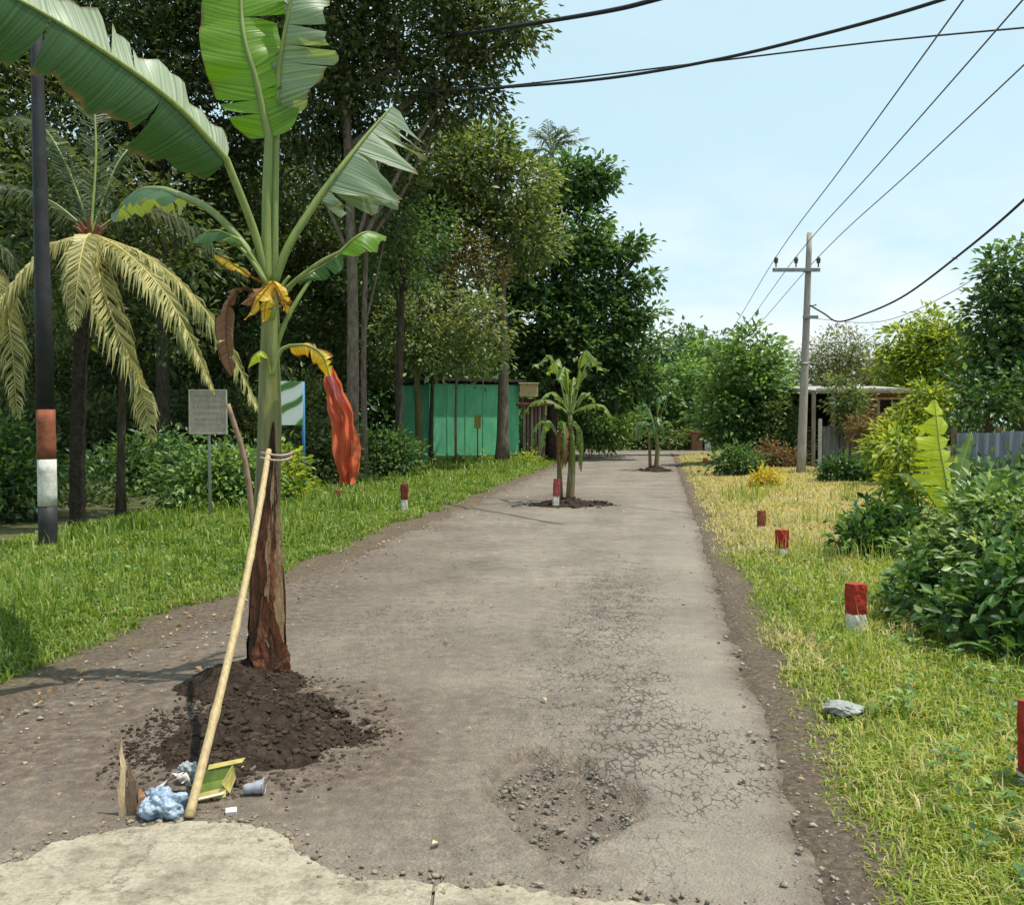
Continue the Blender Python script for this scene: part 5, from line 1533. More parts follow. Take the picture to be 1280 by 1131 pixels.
# ------------------------------------------------------------------ palms
def frond(t, path, ll, mat, n=100, hang=0.6, name='frond', spread=0.9, rib=0.02):
    pts = spline(path, n)
    Tn = nrm(np.gradient(pts, axis=0))
    V, F, rn = [], [], []
    for i in range(3, n):
        s = i / (n - 1)
        L = ll * (math.sin(math.pi * (0.12 + 0.86 * s)) ** 0.7) * (0.85 + 0.3 * random.random())
        T = Tn[i]
        S = np.cross(T, [0, 0, 1.0])
        if np.linalg.norm(S) < 0.25: S = np.cross(T, [0, 1.0, 0.2])
        S = nrm(S)
        for h in (-1, 1):
            d1 = nrm(S * h * spread + T * 0.75 + np.array([0, 0, -0.15]) + np.array([random.gauss(0, .09) for _ in range(3)]))
            d2 = nrm(d1 * 0.6 + np.array([random.gauss(0, .15), random.gauss(0, .15), -hang * 1.4]))
            if random.random() < 0.07: continue
            w = (0.009 + 0.005 * math.sin(math.pi * s)) * (2.2 if ll > 0.8 else 1.0)
            wv = nrm(np.cross(d1, [0.2, -1.0, 0.3])) * w
            a = pts[i]; b = a + d1 * L * 0.5; c = b + d2 * L * 0.5
            k = len(V)
            V += [a - wv * .5, a + wv * .5, b - wv, b + wv, c]
            F += [(k, k + 1, k + 3, k + 2), (k + 2, k + 3, k + 4)]
            rn += [random.random()] * 5
    o = obj(name, V, F, mat, t, {'rnd': rn})
    V, F = tube(pts, np.linspace(rib, rib * 0.2, n), 6)
    obj('rachis', V, F, M_petiole if mat is F_palmg else plain('dry_rachis', (0.5, 0.42, 0.14), (0.36, 0.3, 0.1), 6), o, None, True)
    return o


def left_palm():
    d = 12.2
    b = P(97, 680, d); b[2] = 0.05
    t = root('coconut_palm', tuple(b), 'young coconut palm with yellowing fronds hanging beside the dark pole', 'palm')
    pts = spline([b, P(97, 560, d), P(102, 420, d), P(113, 300, d)], 30)
    V, F = tube(pts, 0.105 + 0.008 * np.sin(np.arange(30) * 2.1) - 0.02 * np.linspace(0, 1, 30), 12)
    obj('trunk', V, F, plain('palm_dark_bark', (0.055, 0.045, 0.034), (0.02, 0.017, 0.013), 6, 0.95, 0.9, 25, 0.1, stretch=(2, 2, 3), dist=0.03), t, None, True)
    m = MB()
    for k in range(10):
        a = 2 * math.pi * k / 10
        e = pts[-1] + np.array([0.22 * math.cos(a), 0.22 * math.sin(a), 0.16 + 0.06 * (k % 3)])
        m.tube(spline([pts[-3], (pts[-1] + e) / 2, e], 5), [0.03, 0.04, 0.035, 0.025, 0.008], 5)
    m.obj('leaf_bases', plain('red_brown_fibre', (0.24, 0.09, 0.045), (0.12, 0.05, 0.03), 10), t)
    c = P(114, 292, d)
    Y = F_palm; Gm = F_palmg
    frond(t, [c, P(106, 300, d - .5), P(98, 340, d - .8), P(92, 410, d - .9)], 0.42, Y, hang=0.8)
    frond(t, [c, P(160, 318, d - .4), P(215, 380, d - .7), P(268, 490, d - .8)], 0.50, Y, n=135, hang=0.8)
    frond(t, [c, P(190, 325, d - .2), P(265, 400, d - .3), P(325, 515, d - .4)], 0.50, Y, n=135, hang=0.8)
    frond(t, [c, P(120, 330, d - .4), P(145, 410, d - .6), P(172, 470, d - .6), P(190, 548, d - .6)], 0.55, Y, n=135, hang=1.0)
    frond(t, [c, P(60, 310, d - .3), P(10, 370, d - .5), P(-25, 480, d - .5)], 0.55, Y, n=120, hang=0.9)
    frond(t, [c, P(60, 250, d), P(0, 240, d), P(-90, 300, d)], 0.5, Gm, hang=0.8)
    frond(t, [c, P(150, 200, d + .3), P(190, 175, d + .8), P(250, 200, d + 1.4)], 0.5, Gm, hang=0.8)
    frond(t, [c, P(120, 180, d + .2), P(110, 110, d + .4), P(70, 80, d + .6)], 0.5, Gm, hang=0.7)
    frond(t, [c, P(170, 262, d + .4), P(235, 285, d + .8), P(310, 350, d + 1.0)], 0.6, Gm, n=90, hang=1.1)
    frond(t, [c, P(80, 200, d + .6), P(40, 150, d + 1.2), P(-20, 160, d + 1.8)], 0.5, Gm, hang=0.7)
    # a second one whose fronds show at the left edge
    b2 = P(-70, 690, 13.0); b2[2] = 0.05
    t2 = root('coconut_palm', tuple(b2), 'palm at the left edge showing only drooping frond ends', 'palm')
    c2 = P(-60, 330, 13)
    V, F = tube(spline([b2, (b2 + c2) / 2 + np.array([.1, 0, 0]), c2], 14), np.linspace(0.15, 0.1, 14), 10)
    obj('trunk', V, F, M_bark2, t2, None, True)
    frond(t2, [c2, P(-20, 330, 12.6), P(10, 400, 12.4), P(22, 520, 12.4)], 0.55, Y, n=120, hang=0.9)
    frond(t2, [c2, P(-30, 300, 12.8), P(15, 320, 12.8), P(40, 400, 12.8)], 0.5, Gm, n=84, hang=0.9)
    frond(t2, [c2, P(-60, 380, 12.2), P(-40, 460, 12.0), P(-20, 560, 12.0)], 0.55, Y, n=115, hang=0.9)
    # tall palm behind the roadside trees: just its crown shows
    dp = 43.0
    bp_ = np.array([gx(676, dp), dp, 0.05])
    t3 = root('coconut_palm', tuple(bp_), 'tall palm whose spiky crown pokes above the trees against the sky', 'palm')
    cp = P(690, 192, dp)
    V, F = tube(spline([bp_, (bp_ + cp) / 2 + np.array([-.3, 0, 0]), cp], 16), np.linspace(0.2, 0.12, 16), 9)
    obj('trunk', V, F, M_bark, t3, None, True)
    for (px, py, px2, py2) in [(676, 172, 664, 160), (696, 168, 704, 158), (712, 178, 736, 172), (668, 190, 642, 196), (716, 198, 748, 212), (686, 165, 684, 150), (672, 205, 646, 230), (705, 172, 722, 160)]:
        frond(t3, [cp, P((690 + px) / 2, (192 + py) / 2 - 4, dp), P(px, py, dp), P(px2, py2, dp - .5)], 0.9, F_palmg, n=26, hang=0.5, rib=0.05)


left_palm()

# ------------------------------------------------------------------ soil heaps
def heap(label, cx, cy, rx, ry, h, seed, nclod, clod=0.028, tail=()):
    t = root('soil_heap', (cx, cy, 0), label, 'soil heap', 'soil heaps round the banana plants')
    n = 70
    u = np.linspace(-1.35, 1.35, n)
    U, Vv = np.meshgrid(u, u, indexing='ij')
    X = cx + U * rx; Y = cy + Vv * ry
    rr = np.hypot(U, Vv) * (1 + 0.35 * (fbm(X * 2.2, Y * 2.2, seed) - 0.5) * 2)
    Z = h * np.clip(1 - rr, 0, 1) ** 1.05
    for (tx, ty, tr, th) in tail:
        q = np.hypot(X - tx, Y - ty) / tr
        Z = np.maximum(Z, th * np.clip(1 - q * (0.8 + 0.4 * fbm(X * 5, Y * 5, seed + 3)), 0, 1))
    ragged = 0.065 * fbm(X * 11, Y * 11, seed + 9)
    Z = Z - ragged * (h / 0.17)
    on = Z > 0.0
    Z = Z + on * ((fbm(X * 14, Y * 14, seed + 1) - 0.5) * 0.05 + (fbm(X * 45, Y * 45, seed + 2, 2) - 0.5) * 0.03)
    Z = np.where(on, np.maximum(Z, -0.01) + 0.016, np.maximum(Z, -0.12))
    V = np.stack([X, Y, Z], -1).reshape(-1, 3)
    idx = np.arange(n * n).reshape(n, n)
    F = np.stack([idx[:-1, :-1], idx[1:, :-1], idx[1:, 1:], idx[:-1, 1:]], -1).reshape(-1, 4)
    obj('soil', V, F, M_mud, t, None, True)
    # clods
    ang = rng.random(nclod) * 2 * math.pi; q = np.sqrt(rng.random(nclod)) * 1.05 + np.abs(rng.normal(size=nclod)) * 0.13
    px = cx + np.cos(ang) * q * rx; py = cy + np.sin(ang) * q * ry
    gi = np.clip(((px - cx) / rx + 1.35) / 2.7 * (n - 1), 0, n - 1).astype(int); gj = np.clip(((py - cy) / ry + 1.35) / 2.7 * (n - 1), 0, n - 1).astype(int)
    pz = np.maximum(Z[gi, gj], 0.012)
    s = clod * (0.22 + 1.5 * rng.random(nclod) ** 5)
    s = s * np.clip(1.7 - q, 0.35, 1)
    V, F = rocks(np.stack([px, py, pz], -1), s)
    tag(obj('clods', V, F, M_clod, t), kind='stuff')
    return t


def rocks(C, s):
    """irregular low stones: squashed, jittered octahedra split once"""
    base = np.array([[1, 0, 0], [-1, 0, 0], [0, 1, 0], [0, -1, 0], [0, 0, 1], [0, 0, -1]], float)
    tri = [(0, 2, 4), (2, 1, 4), (1, 3, 4), (3, 0, 4), (2, 0, 5), (1, 2, 5), (3, 1, 5), (0, 3, 5)]
    vs = [tuple(v) for v in base]; cache = {}; f2 = []
    def mid(a, b):
        k = (min(a, b), max(a, b))
        if k not in cache:
            m = nrm((np.array(vs[a]) + np.array(vs[b])) / 2); cache[k] = len(vs); vs.append(tuple(m))
        return cache[k]
    for a, b, c in tri:
        x, y, z = mid(a, b), mid(b, c), mid(c, a)
        f2 += [(a, x, z), (x, b, y), (z, y, c), (x, y, z)]
    bv = np.array(vs); nb = len(bv); n = len(C)
    jit = 1 + 0.28 * rng.normal(size=(n, nb, 1))
    sc = np.stack([0.7 + 0.8 * rng.random(n), 0.7 + 0.8 * rng.random(n), 0.5 + 0.4 * rng.random(n)], -1)[:, None, :]
    V = bv[None] * jit * sc * s[:, None, None]
    a = rng.random(n) * 6.28
    ca, sa = np.cos(a)[:, None], np.sin(a)[:, None]
    x, y = V[..., 0].copy(), V[..., 1].copy()
    V[..., 0] = x * ca - y * sa; V[..., 1] = x * sa + y * ca
    V = V + C[:, None, :]
    F = (np.array(f2)[None] + (np.arange(n) * nb)[:, None, None]).reshape(-1, 3)
    return V.reshape(-1, 3), F


c0 = G(325, 925)
tb = G(334, 850)
heap('big heap of dark crumbly soil around the foreground banana stem', c0[0] - 0.02, c0[1] + 0.12, 0.56, 0.78, 0.13, 5, 6500, 0.0115, tail=[(tb[0] - 0.12, tb[1] - 0.08, 0.44, 0.155), (c0[0] + 0.22, c0[1] + 0.02, 0.38, 0.10)])
heap('low soil heap at the foot of the middle banana plant', gx(712, 16.8), 16.75, 0.75, 0.8, 0.13, 15, 300, 0.05, tail=[(gx(725, 18.5), 18.4, 0.6, 0.08)])
heap('small soil heap at the foot of the farthest banana plant', gx(820, 29), 29.1, 0.5, 0.7, 0.24, 25, 120, 0.06)

# ------------------------------------------------------------------ poles, cables
def utility_pole():
    d = 26.0
    b = P(1001, 598, d); b[2] = 0.02
    top = P(1012, 291, d)
    t = root('utility_pole', tuple(b), 'tall concrete utility pole with a single crossarm on the right roadside', 'utility pole')
    n = 12
    pts = np.array([b + (top - b) * s for s in np.linspace(0, 1, n)])
    V, F = tube(pts, np.linspace(0.135, 0.075, n), 14)
    obj('pole', V, F, M_polec, t, None, True)
    a0, a1 = P(966, 337, d - .16), P(1025, 338, d - .16)
    m = MB(); c = (a0 + a1) / 2; m.box(c, (np.linalg.norm(a1 - a0), 0.08, 0.10), 0, 0.008); m.obj('crossarm', M_metal, t)
    m = MB(); m.box((P(1010, 337, d)[0], d - 0.02, c[2]), (0.24, 0.25, 0.05), 0, 0.008); m.obj('clamp', M_metal, t)
    ins = []
    for px in (970, 995, 1023):
        p = P(px, 334, d - .16)
        m = MB(); m.tube([p, p + [0, 0, .10], p + [0, 0, .12], p + [0, 0, .17], p + [0, 0, .19], p + [0, 0, .25], p + [0, 0, .29]], [0.02, 0.02, 0.055, 0.05, 0.065, 0.055, 0.03], 10)
        m.obj('insulator', M_porc, t, True)
        ins.append(p + [0, 0, .29])
    p = P(1008, 397, d)
    m = MB(); m.box((p[0] + 0.08, d - 0.12, p[2]), (0.42, 0.10, 0.09), 0, 0.01); m.obj('bracket', M_metal, t)
    p = P(1010, 383, d)
    m = MB(); m.tube([p + [.02, -.08, 0], p + [.16, -.1, 0.02], p + [.2, -.1, .03]], [0.02, 0.02, 0.03], 7); m.obj('hook', M_metal, t)
    p = P(1005, 455, d)
    m = MB(); m.tube([p + [0, 0, -.04], p + [0, 0, .04]], [0.125, 0.125], 14); m.obj('band', M_metal, t, True)
    return ins


def cable(name, label, pts, r, mat, group=None, n=40):
    V, F = tube(spline(pts, n), r, 6)
    c = np.mean(np.array(pts), axis=0)
    o = obj(name, V, F, mat, None, None, True, loc=tuple(c))
    tag(o, label, 'cable', group)
    return o


ins = utility_pole()
g1 = 'conductors on the utility pole'
for p, s, w in zip(ins, (0.163, 0.158, 0.150), ('left', 'middle', 'right')):
    mid = lambda y: np.array([p[0] - s * (p[1] - y), y, p[2]])
    q = [p + np.array([s * 36, 36, 0.0]), p + np.array([s * 18, 18, -0.45]), p, mid(16) + [0, 0, -.10], mid(6) + [0, 0, -.14], mid(-4) + [0, 0, -0.1], mid(-12)]
    cable('power_line', 'thin overhead power line from the %s insulator of the utility pole' % w, q, 0.011, M_wire, g1, 70)
g2 = 'service cables hung across the sky'
cable('service_cable', 'black bundled cable sagging from the utility pole out to the right edge', [P(1013, 382, 25.8), P(1030, 392, 25.2), P(1048, 402, 24.6), P(1080, 393, 23), P(1130, 370, 20.5), P(1200, 318, 17), P(1280, 250, 13.7), P(1420, 110, 10)], 0.022, M_cable, g2, 60)
cable('service_cable', 'faint thin cable below the bundled cable at the right edge', [P(1013, 398, 25.8), P(1100, 402, 23), P(1190, 365, 19.5), P(1280, 300, 15.5), P(1420, 190, 11)], 0.008, M_wire, g2, 60)
cable('service_cable', 'dark cable crossing the sky from the left trees up to the top edge', [P(470, 118, 22), P(620, 110, 20), P(760, 98, 18.5), P(900, 74, 17), P(1040, 40, 15.5), P(1165, 4, 14), P(1350, -60, 12)], 0.030, M_cable, g2, 60)
cable('service_cable', 'thin cable crossing the sky to the right edge below the dark one', [P(470, 118, 22.6), P(620, 109, 20.5), P(900, 76, 18.3), P(1100, 52, 17), P(1280, 35, 16), P(1450, 20, 15)], 0.017, M_cable, g2, 60)
cable('service_cable', 'short thick black cable at the top between the tree crown and the upper edge', [P(560, 46, 21), P(670, 29, 18.4), P(760, 14, 16.8), P(815, 1, 15.8), P(960, -40, 13)], 0.042, M_cable, g2, 40)


def striped_pole():
    d = 10.3
    b = P(60, 697, d); zb = zg(b[0], d)
    b[2] = zb
    t = root('striped_pole', tuple(b), 'slim dark steel pole with a red and white painted band near its foot at left', 'pole')
    def seg(y0, y1, x0, x1, r0, r1, mat, nm):
        p0, p1 = P(x0, y0, d), P(x1, y1, d)
        V, F = tube(np.array([p0 + (p1 - p0) * s for s in np.linspace(0, 1, 5)]), np.linspace(r0, r1, 5), 16)
        obj(nm, V, F, mat, t, None, True)
    seg(720, 632, 60.5, 59.5, 0.100, 0.100, M_shade_steel, 'foot')
    seg(632, 574, 59.5, 58.5, 0.102, 0.101, M_white, 'white_band')
    seg(574, 512, 58.5, 57, 0.101, 0.100, M_rust, 'red_band')
    seg(512, -60, 57, 43, 0.098, 0.055, M_shade_steel, 'shaft')


striped_pole()

# ------------------------------------------------------------------ signs, flag
def notice_sign():
    d = 13.6
    z0 = zg(gx(261, d), d)
    c = P(260, 515, d)
    t = root('notice_sign', (gx(261, d), d, z0), 'faded square notice board on a thin pale post in the left grass', 'sign')
    m = MB(); m.box((c[0], d, c[2]), (0.53, 0.02, 0.63), 0, 0.004); m.obj('board', M_notice, t)
    m = MB()
    for s in (-1, 1):
        m.box((c[0] + s * 0.275, d - 0.002, c[2]), (0.022, 0.032, 0.67), 0, 0.003)
        m.box((c[0], d - 0.002, c[2] + s * 0.325), (0.528, 0.03, 0.022), 0, 0.003)
    m.obj('frame', plain('pale_frame', (0.48, 0.44, 0.36), (0.33, 0.30, 0.24), 8), t)
    zt = c[2] - 0.30
    m = MB(); m.tube([(gx(261, d), d + 0.03, z0 - 0.05), (gx(260.5, d), d + 0.03, zt), (gx(260, d), d + 0.03, c[2] + 0.2)], [0.025, 0.024, 0.024], 8); m.obj('post', plain('pale_post', (0.40, 0.42, 0.36), (0.27, 0.28, 0.24), 8), t, True)


def poster_sign():
    d = 17.8
    c = P(356, 504, d)
    z0 = zg(gx(379, d), d)
    t = root('poster_sign', (c[0], d, z0), 'white and green printed board on blue posts half hidden behind the banana stem', 'sign')
    m = MB(); m.box((c[0], d, c[2]), (0.70, 0.025, 0.86), 0, 0.004); m.obj('board', M_poster, t)
    for px in (379, 334):
        m = MB(); m.tube([(gx(px, d), d + 0.03, z0 - 0.05), (gx(px, d), d + 0.03, c[2] + 0.42)], [0.032, 0.032], 9); m.obj('post', M_blue, t, True)


def flag():
    d = 20.0
    b = P(437, 612, d); b[2] = zg(b[0], d)
    t = root('red_flag', tuple(b), 'tall narrow red banner hanging from a leaning pole at the edge of the wood', 'flag')
    pole = spline([b, P(440, 560, d), P(432, 510, d), P(416, 470, d), P(392, 430, d)], 18)
    V, F = tube(pole, np.linspace(0.028, 0.012, 18), 8)
    obj('pole', V, F, M_bamboo, t, None, True)
    rows = [(402, 414, 458), (404, 423, 475), (407, 433, 495), (410, 441, 520), (414, 448, 545), (418, 450, 570), (422, 447, 590), (428, 442, 606)]
    ny, nx = 60, 22
    ys = np.linspace(0, 1, ny)
    L = np.interp(ys, np.linspace(0, 1, 8), [r[0] for r in rows]); Rr = np.interp(ys, np.linspace(0, 1, 8), [r[1] for r in rows]); PY = np.interp(ys, np.linspace(0, 1, 8), [r[2] for r in rows])
    L = L + 3.0 * (fbm(ys * 9, ys * 0 + 2, 5) - .5); Rr = Rr + 7.0 * (fbm(ys * 8, ys * 0 + 7, 6) - .5)
    V = []
    for i in range(ny):
        for k in range(nx):
            f = k / (nx - 1)
            p = P(L[i] + (Rr[i] - L[i]) * f, PY[i], d - .06)
            p[1] += 0.13 * math.sin(f * 15 + i * 0.10 + 1.6 * math.sin(i * 0.17)) * (0.4 + 0.6 * ys[i]) + 0.05 * math.sin(f * 5 + i * 0.42)
            p[0] += 0.015 * math.sin(i * 0.5 + f * 3)
            V.append(p)
    F = [(i * nx + k, i * nx + k + 1, (i + 1) * nx + k + 1, (i + 1) * nx + k) for i in range(ny - 1) for k in range(nx - 1)]
    obj('banner', V, F, M_flag, t, None, True)
    V2 = []
    for i in range(12):
        for k in range(5):
            f = k / 4
            p = P(406 + i * 1.5 + f * 8, 468 + i * 3.2, d - .16)
            p[1] += 0.02 * math.sin(f * 7 + i * 0.5)
            V2.append(p)
    F2 = [(i * 5 + k, i * 5 + k + 1, i * 5 + k + 6, i * 5 + k + 5) for i in range(11) for k in range(4)]
    obj('hem', V2, F2, M_flagpink, t, None, True)


notice_sign(); poster_sign(); flag()


def yellow_marker():
    d = 33.0
    x = gx(597, d)
    t = root('post_sign', (x, d, 0.1), 'small yellow plate on a thin post before the green shack wall', 'sign')
    m = MB(); m.box((x, d, P(1, 527, d)[2]), (0.24, 0.02, 0.5), 0, 0.01); m.obj('plate', plain('yellow_plate', (0.42, 0.36, 0.08), (0.28, 0.24, 0.06), 8), t)
    m = MB(); m.tube([(x, d + 0.03, 0.0), (x, d + 0.03, P(1, 520, d)[2])], [0.025, 0.025], 8); m.obj('post', M_woodd, t, True)


yellow_marker()

# ------------------------------------------------------------------ marker posts
def marker(px, d, h, label, w=0.135, red=0.6, lean=0.0, rz=0.2, rustm=None, zoff=0.0):
    x = gx(px, d); z0 = zg(x, d) + zoff
    t = root('marker_post', (x, d, z0), label, 'marker post', 'red and white marker posts along the road')
    hw = h * (1 - red)
    w = w * 0.80

    def rough_block(zlo, zhi, ww, mat, nm, sd):
        bm = bmesh.new()
        bmesh.ops.create_cube(bm, size=1.0)
        bmesh.ops.subdivide_edges(bm, edges=list(bm.edges), cuts=5, use_grid_fill=True)
        rg = np.random.default_rng(sd)
        for v in bm.verts:
            nb = sum(abs(abs(c) - 0.5) < 1e-4 for c in v.co)
            p = Vector(v.co)
            k = 1.0 - (0.035 + 0.05 * rg.random() if nb >= 2 else 0.0)
            v.co = Vector((x + p.x * ww * k + 0.0025 * rg.normal(), d + p.y * ww * k + 0.0025 * rg.normal(), (zlo + zhi) / 2 + p.z * (zhi - zlo) * (1 - (0.03 * rg.random() if nb >= 2 and p.z > 0.4 else 0))))
        bm.verts.index_update()
        Vv = [v.co[:] for v in bm.verts]; Ff = [[v.index for v in f.verts] for f in bm.faces]; bm.free()
        obj(nm, Vv, Ff, mat, t)
    rough_block(z0 - 0.1, z0 + hw, w, M_white, 'white_base', int(px))
    rough_block(z0 + hw - 0.002, z0 + h, w + 0.004, rustm or M_red, 'red_top', int(px) + 1)
    t.rotation_euler = (0.03 * math.sin(px), lean, rz)
    return t


marker(1073, 6.45, 0.35, 'bright red topped marker post beside the big bush on the right verge', rz=0.35, red=0.62)
marker(979, 10.1, 0.30, 'second red marker post on the right verge, half sunk in grass', rz=0.3, red=0.68, w=0.14)
marker(953, 12.6, 0.27, 'dull brown marker post on the right verge, third from the front', rz=0.3, red=0.8, w=0.11, rustm=M_rust)
marker(1306, 3.55, 0.36, 'dark red marker post cut by the right edge of the picture', rz=0.1, red=0.8)
marker(505, 15.1, 0.48, 'dark red and white marker post in the left grass before the green shack', rz=0.2, red=0.55, w=0.14, rustm=plain('dark_red_paint', (0.20, 0.03, 0.025), (0.11, 0.02, 0.016), 12))
marker(423, 16.2, 0.22, 'brown stub of a marker post in the left grass below the red flag', rz=0.4, red=0.9, w=0.14, rustm=M_rust)
marker(882, 30.5, 0.35, 'far rust coloured marker post at the right road edge', rz=0.2, red=0.7, w=0.16, rustm=M_rust)
marker(694, 16.3, 0.62, 'leaning red and white post stuck in the soil of the middle banana plant', rz=0.2, red=0.5, w=0.13, lean=0.06, rustm=plain('faded_red_paint', (0.34, 0.07, 0.06), (0.20, 0.04, 0.035), 12))

# far pillars beyond the junction
for k, (px, py, w, h, mt, lab) in enumerate([(870, 545, 0.6, 1.0, M_brick, 'low rust brown brick pillar beyond the junction'), (884, 553, 0.35, 0.5, M_white, 'small white post beside the brick pillar beyond the junction')]):
    x = gx(px, 52.3)
    t = root('gate_pillar', (x, 52.3, 0.03), lab, 'pillar')
    m = MB(); m.box((x, 52.3, h / 2), (w, w, h), 0, 0.02); m.obj('shaft', mt, t)
    m = MB(); m.box((x, 52.3, h + 0.05), (w + 0.1, w + 0.1, 0.1), 0, 0.02); m.obj('cap', mt, t)

# prop stick against the stem
def prop():
    p0 = G(236, 1022, 0.02); p1 = P(336, 563, 5.02)
    t = root('bamboo_prop', tuple(p0), 'long pale bamboo stick propping up the foreground banana stem', 'bamboo stick')
    n = 40
    pts = np.array([p0 + (p1 - p0) * s + np.array([0.03, 0, 0.02]) * math.sin(math.pi * s) for s in np.linspace(0, 1.0, n)])
    r = np.array([0.0185 - 0.003 * s for s in np.linspace(0, 1, n)])
    r[::8] *= 1.2
    V, F = tube(pts, r, 10)
    obj('cane', V, F, M_bamboo, t, None, True)
    m = MB()
    for k in range(2):
        s = 0.985 - 0.02 * k
        p = p0 + (p1 - p0) * s
        a = np.array([p + np.array([0.078 * math.cos(q) + 0.012, 0.165 * math.sin(q) + 0.145, 0.008 * math.sin(2 * q)]) for q in np.linspace(0, 2 * math.pi, 17)])
        m.tube(a, 0.006, 5, False)
    m.obj('tie', plain('jute_tie', (0.45, 0.36, 0.28), (0.3, 0.22, 0.16), 10), t)
    # brown dead stick leaning behind the stem on the left
    q = [G(322, 640, 0.1) * 0 + P(320, 640, 9.5), P(308, 585, 9.5), P(285, 505, 9.5)]
    q[0][2] = zg(q[0][0], 9.5)
    V, F = tube(spline(q, 12), np.linspace(0.035, 0.025, 12), 7)
    o = obj('dead_stick', V, F, plain('brown_stick', (0.30, 0.20, 0.13), (0.18, 0.11, 0.07), 8), None, None, True, loc=tuple(q[0]))
    tag(o, 'brown dead stick leaning left in the grass behind the foreground banana stem', 'stick')


prop()

# ------------------------------------------------------------------ litter by the stick
def crumple(name, c, r, seed, mat, label, cat, sq=0.6, rough=0.35, parent=None):
    bm = bmesh.new()
    bmesh.ops.create_icosphere(bm, subdivisions=5, radius=1.0)
    for v in bm.verts:
        p = v.co
        a = float(fbm(np.array(p.x * 2.3 + seed), np.array(p.y * 2.3 + p.z * 1.7), seed, 3)) - 0.5
        b = abs(float(vnoise(np.array(p.x * 4.1 + p.z * 3), np.array(p.y * 4.1 - p.z * 2), seed + 5)) - 0.5)
        c_ = abs(float(vnoise(np.array(p.x * 9 + p.z * 5), np.array(p.y * 9 - p.z * 6), seed + 8)) - 0.5)
        v.co = p * (1 + a * rough * 2 + b * rough * 1.2 + c_ * rough * 0.45)
    V = np.array([v.co[:] for v in bm.verts]); bm.verts.index_update(); F = [[v.index for v in f.verts] for f in bm.faces]; bm.free()
    V = V * np.array([r, r * 0.85, r * sq]) + np.asarray(c) + np.array([0, 0, r * sq * 0.75])
    o = obj(name, V, F, mat, None, None, True, loc=tuple(c))
    tag(o, label, cat)
    return o


